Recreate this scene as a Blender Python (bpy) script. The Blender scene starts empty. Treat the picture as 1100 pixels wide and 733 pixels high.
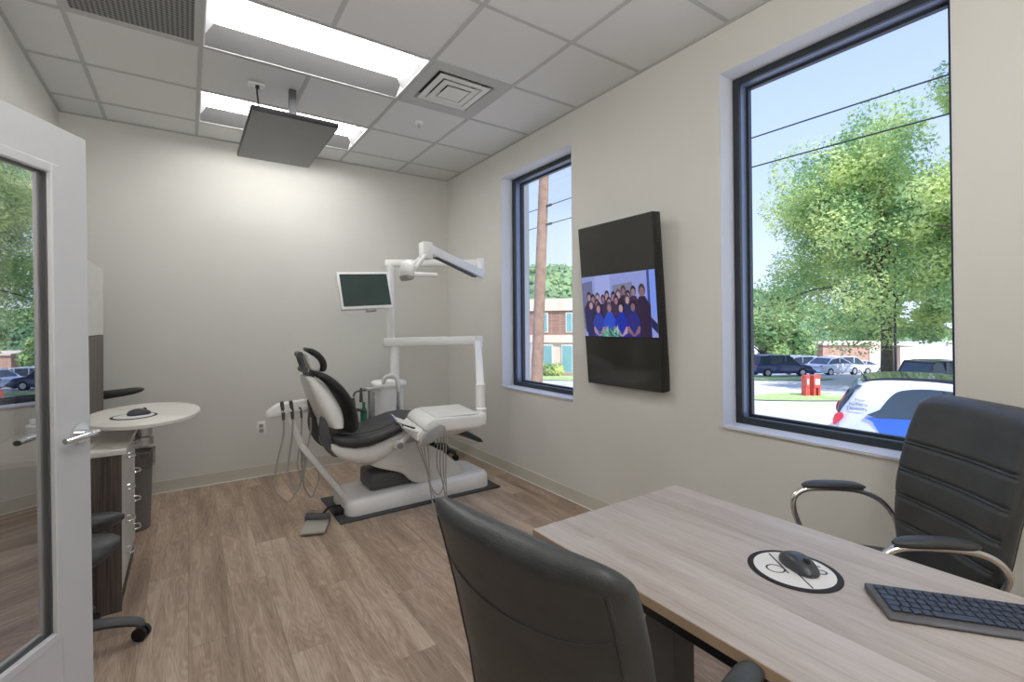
import bpy, bmesh, math, random
from mathutils import Vector, Matrix
random.seed(7)
PI = math.pi
SC = bpy.context.scene
COL = SC.collection
MW = {}
LZ = 0.

# ------------------------------------------------------------------ materials
def lin(c):
    return tuple((x/12.92 if x <= .04045 else ((x+.055)/1.055)**2.4) for x in c)
def rgb(r, g, b):
    return lin((r/255., g/255., b/255.))
def newmat(name):
    m = bpy.data.materials.new(name); m.use_nodes = True
    nt = m.node_tree
    return m, nt, nt.nodes, nt.links, nt.nodes['Principled BSDF']
def mat(name, c, rough=.5, metal=0., var=.05, scale=8., bump=0., bscale=200., coat=0., spec=.5, sheen=0.):
    m, nt, N, L, b = newmat(name)
    tc = N.new('ShaderNodeTexCoord'); nz = N.new('ShaderNodeTexNoise'); nz.inputs['Scale'].default_value = scale
    L.new(tc.outputs['Object'], nz.inputs['Vector'])
    r = N.new('ShaderNodeValToRGB')
    r.color_ramp.elements[0].position = .3; r.color_ramp.elements[1].position = .7
    r.color_ramp.elements[0].color = tuple(max(0, x*(1-var)) for x in c) + (1,)
    r.color_ramp.elements[1].color = tuple(min(1, x*(1+var)) for x in c) + (1,)
    L.new(nz.outputs['Fac'], r.inputs['Fac']); L.new(r.outputs['Color'], b.inputs['Base Color'])
    b.inputs['Roughness'].default_value = rough; b.inputs['Metallic'].default_value = metal
    b.inputs['Coat Weight'].default_value = coat; b.inputs['Specular IOR Level'].default_value = spec
    if bump:
        n2 = N.new('ShaderNodeTexNoise'); n2.inputs['Scale'].default_value = bscale
        L.new(tc.outputs['Object'], n2.inputs['Vector'])
        bp = N.new('ShaderNodeBump'); bp.inputs['Strength'].default_value = bump; bp.inputs['Distance'].default_value = .002
        L.new(n2.outputs['Fac'], bp.inputs['Height']); L.new(bp.outputs['Normal'], b.inputs['Normal'])
    return m
def emis(name, c, s):
    m, nt, N, L, b = newmat(name)
    b.inputs['Base Color'].default_value = c + (1,)
    b.inputs['Emission Color'].default_value = c + (1,); b.inputs['Emission Strength'].default_value = s
    return m
def wood_planks(name, c1, c2, c3, plank_w, plank_l, rough, along='y', grain=1., mortar=.0012, pv=.3, cathedral=.035):
    m, nt, N, L, b = newmat(name)
    tc = N.new('ShaderNodeTexCoord'); sp = N.new('ShaderNodeSeparateXYZ'); cb = N.new('ShaderNodeCombineXYZ')
    L.new(tc.outputs['Object'], sp.inputs[0])
    a, o = ('Y', 'X') if along == 'y' else ('X', 'Y')
    L.new(sp.outputs[o], cb.inputs['Y'])
    def mth(op, i0, v1, v2=None):
        q = N.new('ShaderNodeMath'); q.operation = op; L.new(i0, q.inputs[0])
        if hasattr(v1, 'links') or not isinstance(v1, (int, float)): L.new(v1, q.inputs[1])
        else: q.inputs[1].default_value = v1
        if v2 is not None:
            if isinstance(v2, (int, float)): q.inputs[2].default_value = v2
            else: L.new(v2, q.inputs[2])
        return q.outputs[0]
    row = mth('FLOOR', mth('DIVIDE', sp.outputs[o], plank_w), 0.)
    shf = mth('MULTIPLY', mth('FRACT', mth('MULTIPLY', row, .6180339), 0.), plank_l)
    L.new(mth('ADD', sp.outputs[a], shf), cb.inputs['X'])
    br = N.new('ShaderNodeTexBrick'); br.offset = 0.; br.offset_frequency = 2
    br.inputs['Scale'].default_value = 1; br.inputs['Brick Width'].default_value = plank_l
    br.inputs['Row Height'].default_value = plank_w; br.inputs['Mortar Size'].default_value = mortar
    br.inputs['Mortar Smooth'].default_value = .3; br.inputs['Bias'].default_value = 0
    br.inputs['Color1'].default_value = (0, 0, 0, 1); br.inputs['Color2'].default_value = (1, 1, 1, 1); br.inputs['Mortar'].default_value = (.3, .3, .3, 1)
    L.new(cb.outputs[0], br.inputs['Vector'])
    # grain: noise stretched along the plank, shifted plank by plank
    mp = N.new('ShaderNodeVectorMath'); mp.operation = 'MULTIPLY'; mp.inputs[1].default_value = (2.2*grain, 34*grain, 1)
    ad = N.new('ShaderNodeVectorMath'); ad.operation = 'MULTIPLY_ADD'; ad.inputs[1].default_value = (7, 5, 9)
    L.new(br.outputs['Color'], ad.inputs[0]); L.new(cb.outputs[0], mp.inputs[0]); L.new(mp.outputs[0], ad.inputs[2])
    nz = N.new('ShaderNodeTexNoise'); nz.inputs['Scale'].default_value = 1.; nz.inputs['Detail'].default_value = 6; nz.inputs['Roughness'].default_value = .62; nz.inputs['Distortion'].default_value = .9
    L.new(ad.outputs[0], nz.inputs['Vector'])
    mp2 = N.new('ShaderNodeVectorMath'); mp2.operation = 'MULTIPLY'; mp2.inputs[1].default_value = (12*grain, 170*grain, 1)
    L.new(cb.outputs[0], mp2.inputs[0])
    n2 = N.new('ShaderNodeTexNoise'); n2.inputs['Scale'].default_value = 1.; n2.inputs['Detail'].default_value = 3
    L.new(mp2.outputs[0], n2.inputs['Vector'])
    mx = N.new('ShaderNodeMath'); mx.operation = 'MULTIPLY_ADD'; mx.inputs[1].default_value = .42
    L.new(nz.outputs['Fac'], mx.inputs[0])
    m3 = N.new('ShaderNodeMath'); m3.operation = 'MULTIPLY'; m3.inputs[1].default_value = .26
    L.new(n2.outputs['Fac'], m3.inputs[0])
    m4 = N.new('ShaderNodeMath'); m4.operation = 'MULTIPLY_ADD'; m4.inputs[1].default_value = pv
    bw = N.new('ShaderNodeRGBToBW'); L.new(br.outputs['Color'], bw.inputs[0])
    a0 = N.new('ShaderNodeMath'); a0.operation = 'ADD'; a0.inputs[1].default_value = (.3-pv)/2; L.new(m3.outputs[0], a0.inputs[0])
    L.new(bw.outputs[0], m4.inputs[0]); L.new(a0.outputs[0], m4.inputs[2]); L.new(m4.outputs[0], mx.inputs[2])
    mp5 = N.new('ShaderNodeVectorMath'); mp5.operation = 'MULTIPLY'; mp5.inputs[1].default_value = (1.3, 9, 1)
    ad5 = N.new('ShaderNodeVectorMath'); ad5.operation = 'MULTIPLY_ADD'; ad5.inputs[1].default_value = (11, 3, 17)
    L.new(cb.outputs[0], mp5.inputs[0]); L.new(br.outputs['Color'], ad5.inputs[0]); L.new(mp5.outputs[0], ad5.inputs[2])
    n5 = N.new('ShaderNodeTexNoise'); n5.inputs['Scale'].default_value = 1.; n5.inputs['Detail'].default_value = 1.5; L.new(ad5.outputs[0], n5.inputs['Vector'])
    cath = mth('MULTIPLY', mth('SINE', mth('MULTIPLY', n5.outputs['Fac'], 120.), 0.), cathedral)
    wide = mth('MULTIPLY_ADD', n5.outputs['Fac'], .5, -.25)
    tot = mth('ADD', mth('ADD', mx.outputs[0], cath), wide)
    r = N.new('ShaderNodeValToRGB'); e = r.color_ramp.elements
    e[0].position = .24; e[0].color = c1+(1,); e[1].position = .74; e[1].color = c3+(1,)
    k = e.new(.48); k.color = c2+(1,)
    L.new(tot, r.inputs['Fac'])
    mm = N.new('ShaderNodeMixRGB'); mm.blend_type = 'MULTIPLY'; mm.inputs['Color2'].default_value = (.62, .58, .55, 1)
    L.new(br.outputs['Fac'], mm.inputs['Fac']); L.new(r.outputs['Color'], mm.inputs['Color1'])
    L.new(mm.outputs[0], b.inputs['Base Color']); b.inputs['Roughness'].default_value = rough
    return m
def laminate(name, c1, c2, rough=.45):
    m, nt, N, L, b = newmat(name)
    tc = N.new('ShaderNodeTexCoord'); mp = N.new('ShaderNodeMapping'); mp.inputs['Scale'].default_value = (90, 90, 2.0)
    L.new(tc.outputs['Object'], mp.inputs[0]); nz = N.new('ShaderNodeTexNoise'); nz.inputs['Scale'].default_value = 1; nz.inputs['Detail'].default_value = 4
    L.new(mp.outputs[0], nz.inputs['Vector']); r = N.new('ShaderNodeValToRGB')
    r.color_ramp.elements[0].position = .32; r.color_ramp.elements[1].position = .68
    r.color_ramp.elements[0].color = c1+(1,); r.color_ramp.elements[1].color = c2+(1,)
    L.new(nz.outputs['Fac'], r.inputs['Fac']); L.new(r.outputs[0], b.inputs['Base Color']); b.inputs['Roughness'].default_value = rough
    return m
def glassmat(name, tint, base, fres, rough=0.):
    """thin pane: clear film that also mirrors, more so at grazing angles"""
    m, nt, N, L, b = newmat(name)
    N.remove(b); out = N['Material Output']
    tr = N.new('ShaderNodeBsdfTransparent'); tr.inputs[0].default_value = tint+(1,)
    gl = N.new('ShaderNodeBsdfGlossy'); gl.inputs['Roughness'].default_value = rough
    lw = N.new('ShaderNodeLayerWeight'); lw.inputs['Blend'].default_value = .25
    mu = N.new('ShaderNodeMath'); mu.operation = 'MULTIPLY_ADD'; mu.inputs[1].default_value = fres; mu.inputs[2].default_value = base
    L.new(lw.outputs['Fresnel'], mu.inputs[0]); mx = N.new('ShaderNodeMixShader')
    L.new(mu.outputs[0], mx.inputs[0]); L.new(tr.outputs[0], mx.inputs[1]); L.new(gl.outputs[0], mx.inputs[2]); L.new(mx.outputs[0], out.inputs[0])
    return m
def leafmat(name, dark, light, scale):
    m, nt, N, L, b = newmat(name)
    N.remove(b); out = N['Material Output']
    tc = N.new('ShaderNodeTexCoord'); nz = N.new('ShaderNodeTexNoise'); nz.inputs['Scale'].default_value = scale; nz.inputs['Detail'].default_value = 5
    L.new(tc.outputs['Object'], nz.inputs['Vector']); r = N.new('ShaderNodeValToRGB')
    r.color_ramp.elements[0].position = .36; r.color_ramp.elements[1].position = .64
    r.color_ramp.elements[0].color = dark+(1,); r.color_ramp.elements[1].color = light+(1,)
    L.new(nz.outputs['Fac'], r.inputs['Fac'])
    d = N.new('ShaderNodeBsdfDiffuse'); t = N.new('ShaderNodeBsdfTranslucent'); mx = N.new('ShaderNodeMixShader'); mx.inputs[0].default_value = .4
    L.new(r.outputs[0], d.inputs[0]); L.new(r.outputs[0], t.inputs[0]); L.new(d.outputs[0], mx.inputs[1]); L.new(t.outputs[0], mx.inputs[2]); L.new(mx.outputs[0], out.inputs[0])
    return m
def brickmat(name, c1, c2, mortar, w=.4, h=.13):
    m, nt, N, L, b = newmat(name)
    tc = N.new('ShaderNodeTexCoord'); sp = N.new('ShaderNodeSeparateXYZ'); cb = N.new('ShaderNodeCombineXYZ')
    L.new(tc.outputs['Object'], sp.inputs[0])
    ad = N.new('ShaderNodeMath'); ad.operation = 'ADD'; L.new(sp.outputs['X'], ad.inputs[0]); L.new(sp.outputs['Y'], ad.inputs[1])
    L.new(ad.outputs[0], cb.inputs['X']); L.new(sp.outputs['Z'], cb.inputs['Y'])
    br = N.new('ShaderNodeTexBrick'); br.inputs['Scale'].default_value = 1; br.inputs['Brick Width'].default_value = w; br.inputs['Row Height'].default_value = h
    br.inputs['Mortar Size'].default_value = .012; br.inputs['Color1'].default_value = c1+(1,); br.inputs['Color2'].default_value = c2+(1,); br.inputs['Mortar'].default_value = mortar+(1,)
    L.new(cb.outputs[0], br.inputs['Vector']); L.new(br.outputs['Color'], b.inputs['Base Color']); b.inputs['Roughness'].default_value = .9
    return m
def perforated(name, c1, c2):
    m, nt, N, L, b = newmat(name)
    tc = N.new('ShaderNodeTexCoord'); ck = N.new('ShaderNodeTexChecker'); ck.inputs['Scale'].default_value = 62
    mp = N.new('ShaderNodeMapping'); mp.inputs['Rotation'].default_value = (0, 0, PI/4)
    L.new(tc.outputs['Object'], mp.inputs[0]); L.new(mp.outputs[0], ck.inputs['Vector'])
    ck.inputs['Color1'].default_value = c1+(1,); ck.inputs['Color2'].default_value = c2+(1,)
    L.new(ck.outputs['Color'], b.inputs['Base Color']); b.inputs['Roughness'].default_value = .6
    return m
def vcol(name, strength):
    m, nt, N, L, b = newmat(name)
    a = N.new('ShaderNodeVertexColor'); a.layer_name = 'Col'
    nz = N.new('ShaderNodeTexNoise'); nz.inputs['Scale'].default_value = 260; tc = N.new('ShaderNodeTexCoord'); L.new(tc.outputs['Object'], nz.inputs['Vector'])
    mx = N.new('ShaderNodeMixRGB'); mx.blend_type = 'OVERLAY'; mx.inputs['Fac'].default_value = .35
    L.new(a.outputs['Color'], mx.inputs['Color1']); L.new(nz.outputs['Fac'], mx.inputs['Color2'])
    b.inputs['Base Color'].default_value = (.01, .01, .012, 1); b.inputs['Roughness'].default_value = .15
    L.new(mx.outputs[0], b.inputs['Emission Color']); b.inputs['Emission Strength'].default_value = strength
    return m

M = {}
M['wall'] = mat('wall_paint', rgb(218, 217, 211), .85, var=.012, scale=3, bump=.06, bscale=400)
M['ceil'] = mat('ceiling_tile', rgb(220, 220, 219), .95, var=.03, scale=190, bump=.5, bscale=500)
M['tbar'] = mat('ceiling_bar', rgb(186, 186, 185), .6, var=.01)
M['floor'] = wood_planks('floor_planks', rgb(118, 99, 84), rgb(166, 144, 125), rgb(210, 192, 174), .18, 1.22, .42, pv=.11)
M['base'] = mat('baseboard_vinyl', rgb(205, 202, 190), .5, var=.02)
M['white'] = mat('white_plastic', rgb(238, 238, 237), .35, var=.015)
M['white2'] = mat('warm_white_plastic', rgb(226, 226, 222), .4, var=.015)
M['grayp'] = mat('grey_plastic', rgb(158, 158, 160), .45, var=.02)
M['dgray'] = mat('dark_grey_plastic', rgb(82, 84, 86), .5, var=.04)
M['black'] = mat('black_plastic', rgb(24, 25, 27), .4, var=.05)
M['leather'] = mat('black_leather', rgb(60, 62, 63), .4, var=.12, scale=14, bump=.25, bscale=420)
M['vinyl'] = mat('charcoal_vinyl', rgb(58, 58, 60), .45, var=.08, scale=20, bump=.15, bscale=300)
M['chrome'] = mat('chrome', (.82, .83, .85), .12, 1., var=.01)
M['steel'] = mat('brushed_steel', (.56, .57, .6), .35, 1., var=.03, scale=40)
M['frame'] = mat('window_frame_black', rgb(44, 50, 56), .4, var=.05)
M['frame_in'] = mat('window_channel_metal', rgb(128, 140, 166), .35, .3, var=.04)  # metal channel with sky light on its inner faces put into the colour
M['reveal'] = mat('reveal_paint', rgb(214, 216, 220), .8, var=.01)
M['pane'] = glassmat('window_glass', (.985, 1, .99), .01, .16)
M['doorpane'] = glassmat('door_glass', (.42, .42, .41), .66, .3)
M['doorw'] = mat('door_white', rgb(210, 211, 214), .45, var=.01)
M['dark_lam'] = laminate('dark_wood_laminate', rgb(58, 50, 47), rgb(108, 98, 92))
M['cab'] = mat('cabinet_front_white', rgb(206, 205, 200), .45, var=.04, scale=14)
M['counter'] = mat('counter_white', rgb(218, 215, 208), .4, var=.02)
M['desk'] = wood_planks('desk_wood', rgb(150, 138, 128), rgb(180, 171, 165), rgb(202, 195, 192), .145, 2.6, .42, mortar=.0, grain=1.2, pv=.1, cathedral=.012)
M['desk_edge'] = mat('desk_edge', rgb(176, 152, 128), .5, var=.1)
M['lamp'] = emis('lamp_lens', (1., .985, .965), 14.0)
M['reflector'] = mat('lamp_reflector', rgb(136, 136, 137), .6, var=.02)
M['perf'] = perforated('perforated_grille', rgb(140, 139, 136), rgb(84, 84, 84))
M['screen_dark'] = mat('screen_dark_glass', rgb(58, 58, 55), .1, var=.03)  # base grey lifted to stand in for the reflected wall
M['screen_gray'] = mat('screen_grey_matte', rgb(104, 106, 106), .32, var=.02)
M['screen_green'] = mat('screen_green_dark', rgb(60, 76, 72), .25, var=.06)
M['photo'] = vcol('screen_photo', .75)
M['hose'] = mat('grey_hose', rgb(168, 165, 160), .5, var=.03)
M['matg'] = mat('rubber_mat', rgb(70, 71, 75), .7, var=.05)
M['green'] = mat('green_plastic', rgb(24, 120, 84), .35, var=.04)
M['bag'] = glassmat('clear_bag_film', (.86, .86, .86), .12, .4, .3)
M['can'] = mat('grey_can', rgb(112, 110, 106), .55, var=.04)
M['mpad'] = mat('pad_white', rgb(222, 222, 222), .6, var=.02)
M['ink'] = mat('black_ink', rgb(30, 30, 34), .6, var=.03)
M['mouse'] = mat('mouse_graphite', rgb(62, 66, 74), .3, var=.04)
M['kb'] = mat('keyboard_graphite', rgb(88, 88, 94), .4, var=.04)
M['key'] = mat('key_slate', rgb(52, 62, 80), .45, var=.04)
M['alum'] = mat('aluminium', (.6, .61, .63), .3, 1., var=.02)
M['plate'] = mat('pedal_plate', rgb(186, 184, 174), .4, .2, var=.03)
# exterior
M['asphalt'] = mat('pale_pavement', rgb(188, 186, 182), .9, var=.12, scale=.5)
M['grass'] = mat('grass', rgb(158, 178, 116), .95, var=.25, scale=3)
M['leaf'] = leafmat('leaf_bright', rgb(126, 168, 118), rgb(232, 242, 164), .5)
M['leaf2'] = leafmat('leaf_mid', rgb(112, 148, 104), rgb(190, 214, 154), .5)
M['leaf3'] = leafmat('leaf_hill', rgb(112, 148, 116), rgb(168, 196, 146), .06)  # greens paled so that distance haze sits in the colour
M['bark'] = mat('bark', rgb(98, 90, 80), .9, var=.25, scale=6)
M['polew'] = mat('pole_wood', rgb(150, 122, 104), .9, var=.22, scale=5)
M['wire'] = mat('wire_black', rgb(28, 28, 30), .6)
M['brick'] = brickmat('brown_brick', rgb(140, 98, 84), rgb(158, 116, 102), rgb(178, 160, 150))
M['brick2'] = brickmat('tan_brick', rgb(176, 134, 118), rgb(190, 150, 134), rgb(196, 176, 166))
M['stone'] = mat('cream_stone', rgb(222, 204, 188), .9, var=.06, scale=1)
M['winteal'] = mat('teal_window', rgb(120, 168, 172), .15, var=.1, scale=.4)
M['cwhite'] = mat('car_white', rgb(208, 214, 234), .25, var=.02, coat=.6)  # white with the lavender cast of shade put into it
M['cblue'] = mat('car_blue', rgb(28, 92, 196), .25, var=.05, coat=.8)
M['cnavy'] = mat('car_navy', rgb(52, 62, 110), .25, var=.05, coat=.6)
M['csilver'] = mat('car_silver', rgb(196, 200, 206), .3, .2, var=.03, coat=.6)
M['cdark'] = mat('car_dark', rgb(40, 42, 52), .25, var=.05, coat=.6)
M['cglass'] = mat('car_glass', rgb(58, 72, 86), .08, var=.1, scale=2)
M['tyre'] = mat('tyre', rgb(34, 34, 36), .8)
M['red'] = mat('red_box', rgb(214, 84, 76), .45, var=.05)
M['redl'] = mat('tail_light', rgb(196, 58, 72), .2)

# ------------------------------------------------------------------ geometry helpers
def nb(): return bmesh.new()
def box(bm, x0, x1, y0, y1, z0, z1, bev=0., seg=2, R=None):
    t = bmesh.new()
    vs = [t.verts.new((x, y, z)) for x in (x0, x1) for y in (y0, y1) for z in (z0, z1)]
    for f in ((0, 1, 3, 2), (4, 6, 7, 5), (0, 4, 5, 1), (2, 3, 7, 6), (0, 2, 6, 4), (1, 5, 7, 3)):
        t.faces.new([vs[i] for i in f])
    if bev: bmesh.ops.bevel(t, geom=t.edges[:], offset=bev, segments=seg, affect='EDGES', profile=.5)
    return merge(bm, t, R)
def merge(bm, t, R=None):
    if R is not None: bmesh.ops.transform(t, matrix=R, verts=t.verts)
    me = bpy.data.meshes.new('tmp'); t.to_mesh(me); t.free(); bm.from_mesh(me); bpy.data.meshes.remove(me); return bm
def loft(bm, rings, cap=True, closed=False):
    rv = [[bm.verts.new(p) for p in r] for r in rings]
    n = len(rv[0]); k = len(rv)
    for i in range(k if closed else k-1):
        a, b = rv[i], rv[(i+1) % k]
        for j in range(n):
            bm.faces.new((a[j], a[(j+1) % n], b[(j+1) % n], b[j]))
    if cap and not closed:
        bm.faces.new(list(reversed(rv[0]))); bm.faces.new(rv[-1])
    return bm
def catmull(pts, sub=6):
    P = [Vector(p) for p in pts]
    if len(P) < 3: return P
    out = []
    for i in range(len(P)-1):
        p0 = P[max(i-1, 0)]; p1 = P[i]; p2 = P[i+1]; p3 = P[min(i+2, len(P)-1)]
        for s in range(sub):
            t = s/sub
            out.append(.5*((2*p1)+(p2-p0)*t+(2*p0-5*p1+4*p2-p3)*t*t+(3*p1-p0-3*p2+p3)*t**3))
    out.append(P[-1]); return out
def tube(bm, pts, r, seg=10, smooth=True, sub=6, flat=1.):
    P = catmull(pts, sub) if smooth else [Vector(p) for p in pts]
    rr = r if isinstance(r, (list, tuple)) else None
    rings = []; up = None
    for i, p in enumerate(P):
        d = (P[min(i+1, len(P)-1)]-P[max(i-1, 0)])
        if d.length < 1e-9: d = Vector((0, 0, 1))
        d.normalize()
        if up is None:
            up = Vector((0, 0, 1)) if abs(d.z) < .9 else Vector((1, 0, 0))
        s = d.cross(up)
        if s.length < 1e-6: s = d.orthogonal()
        s.normalize(); up = s.cross(d).normalized()
        q = r if rr is None else rr[0]+(rr[-1]-rr[0])*i/(len(P)-1)
        rings.append([p+s*math.cos(2*PI*j/seg)*q+up*math.sin(2*PI*j/seg)*q*flat for j in range(seg)])
    return loft(bm, rings)
def cyl(bm, a, b, r0, r1=None, seg=20):
    a = Vector(a); b = Vector(b); r1 = r0 if r1 is None else r1
    d = (b-a).normalized(); s = d.orthogonal().normalized(); u = d.cross(s)
    return loft(bm, [[p+s*math.cos(2*PI*j/seg)*r+u*math.sin(2*PI*j/seg)*r for j in range(seg)] for p, r in ((a, r0), (b, r1))])
def lathe(bm, prof, c=(0, 0, 0), seg=28, sx=1., sy=1.):
    c = Vector(c)
    return loft(bm, [[c+Vector((math.cos(2*PI*j/seg)*r*sx, math.sin(2*PI*j/seg)*r*sy, z)) for j in range(seg)] for r, z in prof])
def prism(bm, poly, a, b, plane='xz', bev=0., seg=2, R=None, inset=0.):
    """polygon in a plane pushed along the third axis from a to b"""
    t = bmesh.new()
    f = {'xz': lambda u, v, w: (u, w, v), 'yz': lambda u, v, w: (w, u, v), 'xy': lambda u, v, w: (u, v, w)}[plane]
    A = [t.verts.new(f(u, v, a)) for u, v in poly]; B = [t.verts.new(f(u, v, b)) for u, v in poly]
    n = len(poly); t.faces.new(A); t.faces.new(list(reversed(B)))
    for i in range(n): t.faces.new((A[i], B[i], B[(i+1) % n], A[(i+1) % n]))
    bmesh.ops.recalc_face_normals(t, faces=t.faces[:])
    if bev: bmesh.ops.bevel(t, geom=t.edges[:], offset=bev, segments=seg, affect='EDGES', profile=.5)
    return merge(bm, t, R)
def sell(w, h, n=24, e=3.):
    out = []
    for j in range(n):
        a = 2*PI*j/n; c, s = math.cos(a), math.sin(a)
        out.append((w*math.copysign(abs(c)**(2/e), c), h*math.copysign(abs(s)**(2/e), s)))
    return out
def smoothpoly(pts, sub=5):
    P = [Vector((x, y, 0)) for x, y in pts]; n = len(P); out = []
    for i in range(n):
        p0, p1, p2, p3 = P[i-1], P[i], P[(i+1) % n], P[(i+2) % n]
        for s in range(sub):
            t = s/sub; q = .5*((2*p1)+(p2-p0)*t+(2*p0-5*p1+4*p2-p3)*t*t+(3*p1-p0-3*p2+p3)*t**3); out.append((q.x, q.y))
    return out
def text_bm(bm, s, size, R, depth=.0006):
    cu = bpy.data.curves.new('t', 'FONT'); cu.body = s; cu.size = size; cu.extrude = depth; cu.align_x = 'CENTER'
    o = bpy.data.objects.new('t', cu); COL.objects.link(o)
    dg = bpy.context.evaluated_depsgraph_get(); me = bpy.data.meshes.new_from_object(o.evaluated_get(dg))
    t = bmesh.new(); t.from_mesh(me); merge(bm, t, R)
    bpy.data.objects.remove(o); bpy.data.curves.remove(cu); bpy.data.meshes.remove(me); return bm

# ------------------------------------------------------------------ object helpers
def tag(o, label, cat, group=None):
    o['label'] = label; o['category'] = cat
    if group: o['group'] = group
    return o
def thing(name, label, cat, loc=(0, 0, 0), rz=0., group=None):
    o = bpy.data.objects.new(name, None); COL.objects.link(o); o.location = loc; o.rotation_euler = (0, 0, rz); o.empty_display_size = .1
    MW[o.name] = Matrix.Translation(loc) @ Matrix.Rotation(rz, 4, 'Z')
    return tag(o, label, cat, group)
def obj(name, bm, m, parent=None, local=False, smooth=40, origin=None, label=None):
    if local and parent is not None and LZ: bmesh.ops.translate(bm, vec=(0, 0, -LZ), verts=bm.verts)
    bmesh.ops.recalc_face_normals(bm, faces=bm.faces[:])
    if parent is not None:
        mw = MW[parent.name]
        if not local: bmesh.ops.transform(bm, matrix=mw.inverted(), verts=bm.verts)
    else:
        if origin is None:
            xs = [v.co.x for v in bm.verts]; ys = [v.co.y for v in bm.verts]; zs = [v.co.z for v in bm.verts]
            origin = ((min(xs)+max(xs))/2, (min(ys)+max(ys))/2, min(zs))
        bmesh.ops.translate(bm, vec=-Vector(origin), verts=bm.verts); mw = Matrix.Translation(origin)
    me = bpy.data.meshes.new(name); bm.to_mesh(me); bm.free()
    for x in (m if isinstance(m, (list, tuple)) else [m]): me.materials.append(x)
    if smooth:
        for p in me.polygons: p.use_smooth = True
        me.set_sharp_from_angle(angle=math.radians(smooth))
    o = bpy.data.objects.new(name, me); COL.objects.link(o)
    if parent is not None: o.parent = parent
    else: o.location = origin
    MW[o.name] = mw
    if label: o['label'] = label
    return o
def struct(name, bm, m, parent=None, smooth=0, origin=None):
    o = obj(name, bm, m, parent, smooth=smooth, origin=origin)
    if parent is None: o['kind'] = 'structure'
    return o
def dup(root, loc=None, rz=None, label=None, group=None):
    def rec(o, parent):
        c = o.copy(); COL.objects.link(c)
        if parent is not None: c.parent = parent
        for ch in list(o.children): rec(ch, c)
        return c
    r = rec(root, None)
    if loc is not None: r.location = loc
    if rz is not None: r.rotation_euler = (0, 0, rz)
    if label: r['label'] = label
    if group: r['group'] = group
    return r

# ------------------------------------------------------------------ room shell
XR, XL, YB, YF, H = 2.512, -.82, 4.852, -2.7, 3.05
TOP = 3.45
WIN = [(2.74, 3.74, .787, 2.80), (.545, 1.518, .80, 2.80)]
WT = .34
bm = nb(); box(bm, -2.4, XR, YF, YB, -.12, 0); struct('floor', bm, M['floor'], origin=(0, 0, 0))
bm = nb(); box(bm, -2.4, XR+WT, YB, YB+.2, -1.2, TOP); struct('wall_back', bm, M['wall'])
bm = nb(); box(bm, -2.4, XR+WT, YF-.2, YF, -1.2, TOP); struct('wall_front', bm, M['wall'])
bm = nb(); box(bm, -2.6, -2.4, YF, YB, -.12, TOP); struct('wall_hallway', bm, M['wall'])
bm = nb()
box(bm, XL-.12, XL, 1.23, YB, 0, TOP); box(bm, XL-.12, XL, YF, .10, 0, TOP); box(bm, XL-.12, XL, .10, 1.23, 2.08, TOP)
struct('wall_left', bm, M['wall'])
bm = nb()
ys = [YF, WIN[1][0], WIN[1][1], WIN[0][0], WIN[0][1], YB]
for i in (0, 2, 4): box(bm, XR, XR+WT, ys[i], ys[i+1], -1.2, TOP)
for (a, b, z0, z1) in WIN:
    box(bm, XR, XR+WT, a, b, -1.2, z0); box(bm, XR, XR+WT, a, b, z1, TOP)
struct('wall_right', bm, M['wall'])
bm = nb(); box(bm, -2.6, XR+WT, YF-.2, YB+.2, TOP, TOP+.15); struct('roof_slab', bm, M['wall'])  # unseen slab over the ceiling, added to keep the sun out
# baseboards: vinyl cove with a thin lip
def baseb(name, pts):
    bm = nb()
    for (x0, x1, y0, y1) in pts:
        box(bm, x0, x1, y0, y1, 0, .1, .002, 1)
    return struct(name, bm, M['base'])
baseb('baseboard_right', [(XR-.008, XR, YF, YB)]); baseb('baseboard_back', [(XL, XR-.008, YB-.008, YB)]); baseb('baseboard_left', [(XL, XL+.008, 1.3, YB-.008)])
# pale caulk lines along the foot of the walls
bm = nb(); box(bm, XR-.016, XR-.008, YF, YB-.016, 0, .006); struct('trim_1', bm, M['white'])
bm = nb(); box(bm, XL+.008, XR-.008, YB-.016, YB-.008, 0, .006); struct('trim_2', bm, M['white'])
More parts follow.
